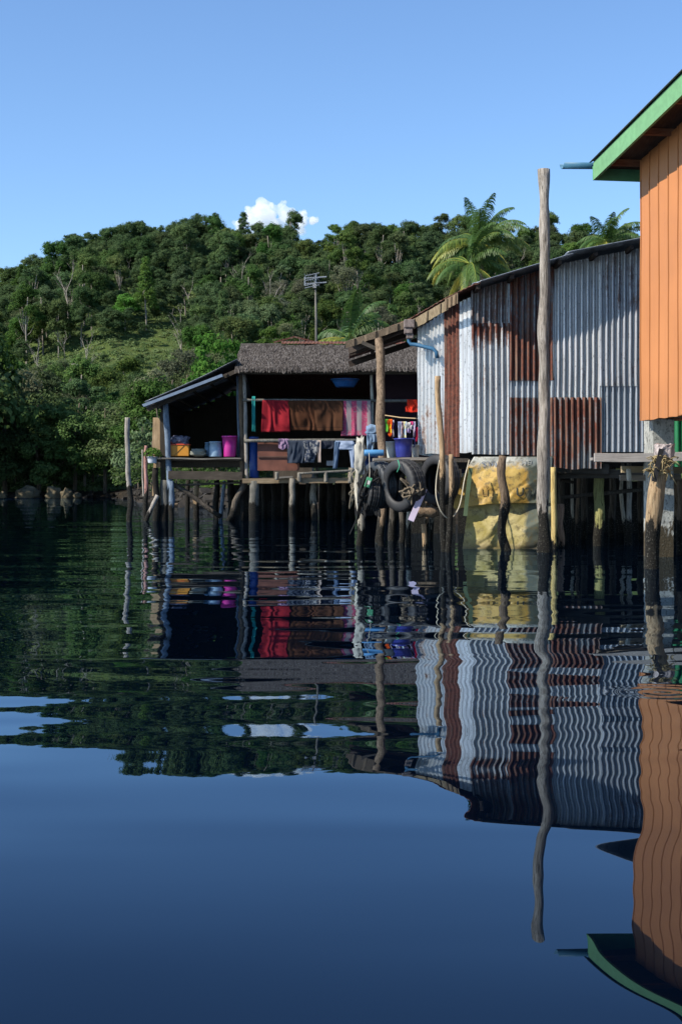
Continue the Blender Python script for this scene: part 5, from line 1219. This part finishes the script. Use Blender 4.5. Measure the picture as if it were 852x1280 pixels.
def lumpy(name, label, cat, px, py, w, h, Y, mat, seed, amp=.35, d=.8):
    c = P(px, py, Y); rx = w / 2 / F * Y; rz = h / 2 / F * Y
    def f(u, v):
        a = u * 2 * pi; e = (v - .5) * pi; q = Vector((cos(a) * cos(e), sin(a) * cos(e), sin(e))); q = Vector([math.copysign(abs(k) ** .7, k) for k in q]); k = 1 + amp * nz(q, 2.2, seed) + amp * .4 * nz(q, 5, seed)
        return c + Vector((q.x * rx * k, q.y * rx * d * k, max(-rz, q.z * rz * k)))
    return tag(MB().grid(f, 30, 18).build(name, mat, smooth=True), label, cat)
lumpy('plastic_bag', 'crumpled grey plastic bag of things on top of the cool box', 'bag', 225, 550, 21, 11, YH + .2, plain((0.16, 0.15, 0.20), 0.3, 0.6, 12), 3, .5)
lumpy('rice_sack', 'low pale grey sack lying right of the cool box', 'sack', 248, 566, 20, 10, YH + .15, cloth((0.22, 0.22, 0.18)), 5, .25)
cyl_tub('bucket', 'light blue plastic pail beside the pink basket', 'bucket', 269.5, 552, 571, 15, YH + .15, (0.22, 0.32, 0.42), 0.88)
cyl_tub('bucket', 'darker blue pail half hidden behind the light blue one', 'bucket', 260, 553, 570, 8, YH + .45, (0.12, 0.22, 0.32), 1.0)
cyl_tub('basket', 'bright pink tall plastic basket in the lean-to', 'basket', 287, 545, 571, 19, YH + .1, (0.40, 0.025, 0.21), 1.3)
cyl_tub('bin', 'dim grey bin behind the thin corner post', 'bin', 300, 553, 571, 11, YH + .6, (0.10, 0.10, 0.11), 1.15)
pt = cyl_tub('plant_basin', 'white basin of green plants at the left corner of the lean-to', 'plant pot', 190.5, 571, 579, 13, YH - .1, (0.45, 0.47, 0.50), 1.25)
rng = np.random.default_rng(3); nL = 220; dd = rng.normal(size=(nL, 3)); dd /= np.linalg.norm(dd, axis=1, keepdims=True); dd[:, 2] = abs(dd[:, 2])
cc = np.array(P(191, 570, YH - .1)) + dd * np.array([.22, .15, .2]); Vv, Fq = leafquads(cc, dd + rng.normal(size=dd.shape) * .4, 0.07, rng=rng)
Vv = Vv - np.array(ORG[pt]); link('leaves', np_mesh('leaves', Vv, Fq, np.repeat(rng.uniform(.2, .9, nL), 4)), M_leaf_bright, pt, ORG[pt])

# blue grey jacket bundle on the deck post
lumpy('jacket', 'faded blue jacket bundled against the brown deck post', 'jacket', 466, 538, 17, 13, 19.3, cloth((0.17, 0.25, 0.36)), 7, .4)
hang('jacket_sleeve', 'faded blue cloth hanging open below the bundled jacket', 'cloth', 458, 480, 543, 563, 19.2, cloth((0.17, 0.25, 0.36)), fold=.05, pleat=2, over=False, outline=lambda v: (0.0 + 0.02 * v, 0.95 - 0.55 * v if v < .5 else 0.35 + 0.0 * v))

# little clothes pegged on the line by the tin wall
tag(rope_mb([P(480, 519, 19.6), P(500, 522, 19.5), P(526, 523.5, 19.4)], 0.008).build('washing_line', plain((0.45, 0.32, 0.18), .8)), 'thin tan washing line between brown post and tin wall', 'washing line')
cl = [(481.5, 485, 524, 540, (0.12, 0.42, 0.05), None, None, 'small green cloth pegged at the left end of the line'),
      (484, 490, 524, 545, (0.70, 0.10, 0.015), (0.75, 0.42, 0.02), 'blotch', 'orange and yellow child garment on the washing line'),
      (489.5, 492, 525, 547, (0.10, 0.06, 0.16), (0.5, 0.45, 0.5), 'blotch', 'narrow purple garment next to the orange one'),
      (497, 501.5, 527, 550, (0.50, 0.53, 0.60), (0.10, 0.14, 0.38), 'vstripe', 'small white and blue striped garment on the line'),
      (501, 503.5, 527, 549, (0.30, 0.03, 0.05), (0.5, 0.5, 0.5), 'vstripe', 'narrow dark red striped garment on the line'),
      (503.5, 508, 527, 548, (0.45, 0.55, 0.68), (0.65, 0.60, 0.35), 'blotch', 'pale blue garment in the middle of the line'),
      (508, 513, 528, 541, (0.62, 0.60, 0.55), (0.30, 0.22, 0.42), 'blotch', 'small white printed shirt on the line'),
      (512, 516, 527, 537, (0.60, 0.06, 0.20), (0.5, 0.5, 0.5), 'blotch', 'small pink garment near the tin wall'),
      (516, 519, 527, 546, (0.16, 0.08, 0.30), (0.55, 0.5, 0.55), 'vstripe', 'purple striped garment near the tin wall'),
      (518.5, 523.5, 534, 552, (0.50, 0.015, 0.06), None, None, 'crimson garment touching the tin wall')]
for (a, b_, y0, y1, c1, c2, pt_, lb_) in cl:
    hang('garment', lb_, 'garment', a, b_, y0, y1, 19.45, cloth(c1, c2, pt_), 'clothes pegged on the washing line', fold=.03, pleat=1, ragged=.15, over=False, nu=10, nv=10, outline=lambda v: (0.0, 1.0) if v < .35 else (0.14, 0.86))

# ------------------------------------------------------------------ posts in the water, left half and middle
post('lone dark mooring post standing clear to the left of the stilt house', 159.5, 522, 163, 650, 34.0, 7, GREY, 0.9, wob=0.10)
post('short reddish post left of the lean-to', 183, 557, 183, 648, 35.0, 6.5, PINKISH, 0.75, wob=0.05, taper=0.6)
post('very thin grey stake behind the reddish post', 178, 562, 180, 640, 37.0, 2.5, GREY, 0.6)
post('leaning pale plank foot at the lean-to corner', 197, 619, 183, 652, 34.6, 6, GREY, 0.25, name='leaning_log', cat='log', sink=0.4)
post('pale post wrapped in net and plastic right of the washing', 449, 552, 450, 684, 19.0, 8, PALE, 0.25, wob=0.05)
lumpy('plastic_sheet', 'pale crumpled plastic sheet wrapped round the top of the pale post', 'plastic sheet', 450, 572, 13, 44, 19.0, plain((0.42, 0.40, 0.34), 0.5, 0.5, 8), 9, .45, 1.0)
post('blue grey strip leaning among the stilts below the lean-to', 281, 601, 276, 650, 37.0, 5, BLUE, 0.0, name='leaning_board', cat='board')
# thin cables round the pale post
tag(rope_mb(curve([P(459, 600, 17.9), P(452, 625, 18), P(445, 650, 18.2), P(437, 668, 18.4)], 6), 0.008).build('cable', plain((0.02, 0.02, 0.02), .8), smooth=True), 'thin black cable hanging down beside the pale wrapped post', 'cable')
tag(MB().tube([P(461, 566, 18.0), P(462, 590, 18.0), P(461, 604, 17.96)], 0.005, 5).build('string', plain((0.5, 0.45, 0.35), .8)), 'thin string tied below the light blue pipe', 'string')

# clutter on the muddy bank seen through the stilts of the lean-to
rb = random.Random(12)
for i, (px, Y, s, cz) in enumerate([(205, 69, .5, .35), (222, 70, .6, .4), (258, 72, .6, .45), (285, 70, .5, .5), (190, 84, 1.0, .8), (172, 135, 1.3, 1.0), (215, 88, 1.0, .7), (268, 90, 1.1, .8)]):
    place_tree(('bushy', 0), X(px, Y), Y, s, i * 1.1, 'low green bush growing on the muddy bank behind the lean-to stilts', 'low bushes on the muddy bank', name='bush', cz=cz)
for (px, py, w, r, lb_) in [(232, 632, 26, 3, 'pale driftwood log on the mud left of the tan stilt'), (268, 633, 22, 3, 'grey driftwood log on the mud right of the tan stilt')]:
    Y = 66; a = P(px - w / 2, py, Y); b_ = P(px + w / 2, py - 1, Y + .5); a.z = .12; b_.z = .22
    tag(pole_mb(a, b_, r / 2 / F * Y, r / 2.4 / F * Y, .1, .2, 8, 8, px).build('driftwood', wood(BROWN[0], BROWN[1]), smooth=True), lb_, 'driftwood')

def rubble():
    rng = random.Random(31); mb = MB()
    for k in range(940):
        if k < 850: px = rng.uniform(168, 315); Y0 = float(np.interp(px, *zip(*SHORE))); Y = Y0 + rng.uniform(-1.5, 5.5); r = rng.choice((.05, .08, .12, .2, .3)) * rng.uniform(.7, 1.3)
        else: px = rng.uniform(-20, 168); Y0 = float(np.interp(px, *zip(*SHORE))); Y = Y0 + rng.uniform(-2, 4); r = rng.uniform(.15, .65)
        x = X(px, Y); z = float(terrain(x, Y))
        if z < -0.25: continue
        c = Vector((x, Y, z + r * .2)); M = Matrix.Rotation(rng.uniform(0, 6.3), 3, 'Z') @ Matrix.Rotation(rng.uniform(-.6, .6), 3, 'X'); vs = []
        for a in (-1, 1):
            for b_ in (-1, 1):
                for d in (-1, 1): vs.append(c + M @ Vector((a * r * rng.uniform(.5, 1.5), b_ * r * rng.uniform(.4, .8), d * r * rng.uniform(.25, .6))))
        mb.add(vs, [(0, 1, 3, 2), (4, 6, 7, 5), (0, 4, 5, 1), (2, 3, 7, 6), (0, 2, 6, 4), (1, 5, 7, 3)])
    o = mb.build('rubble', plain((0.032, 0.026, 0.019), 0.9, 0.7, 2.5)); tag(o, 'dark stones and litter along the muddy waterline', 'rubble', kind='stuff')
rubble()
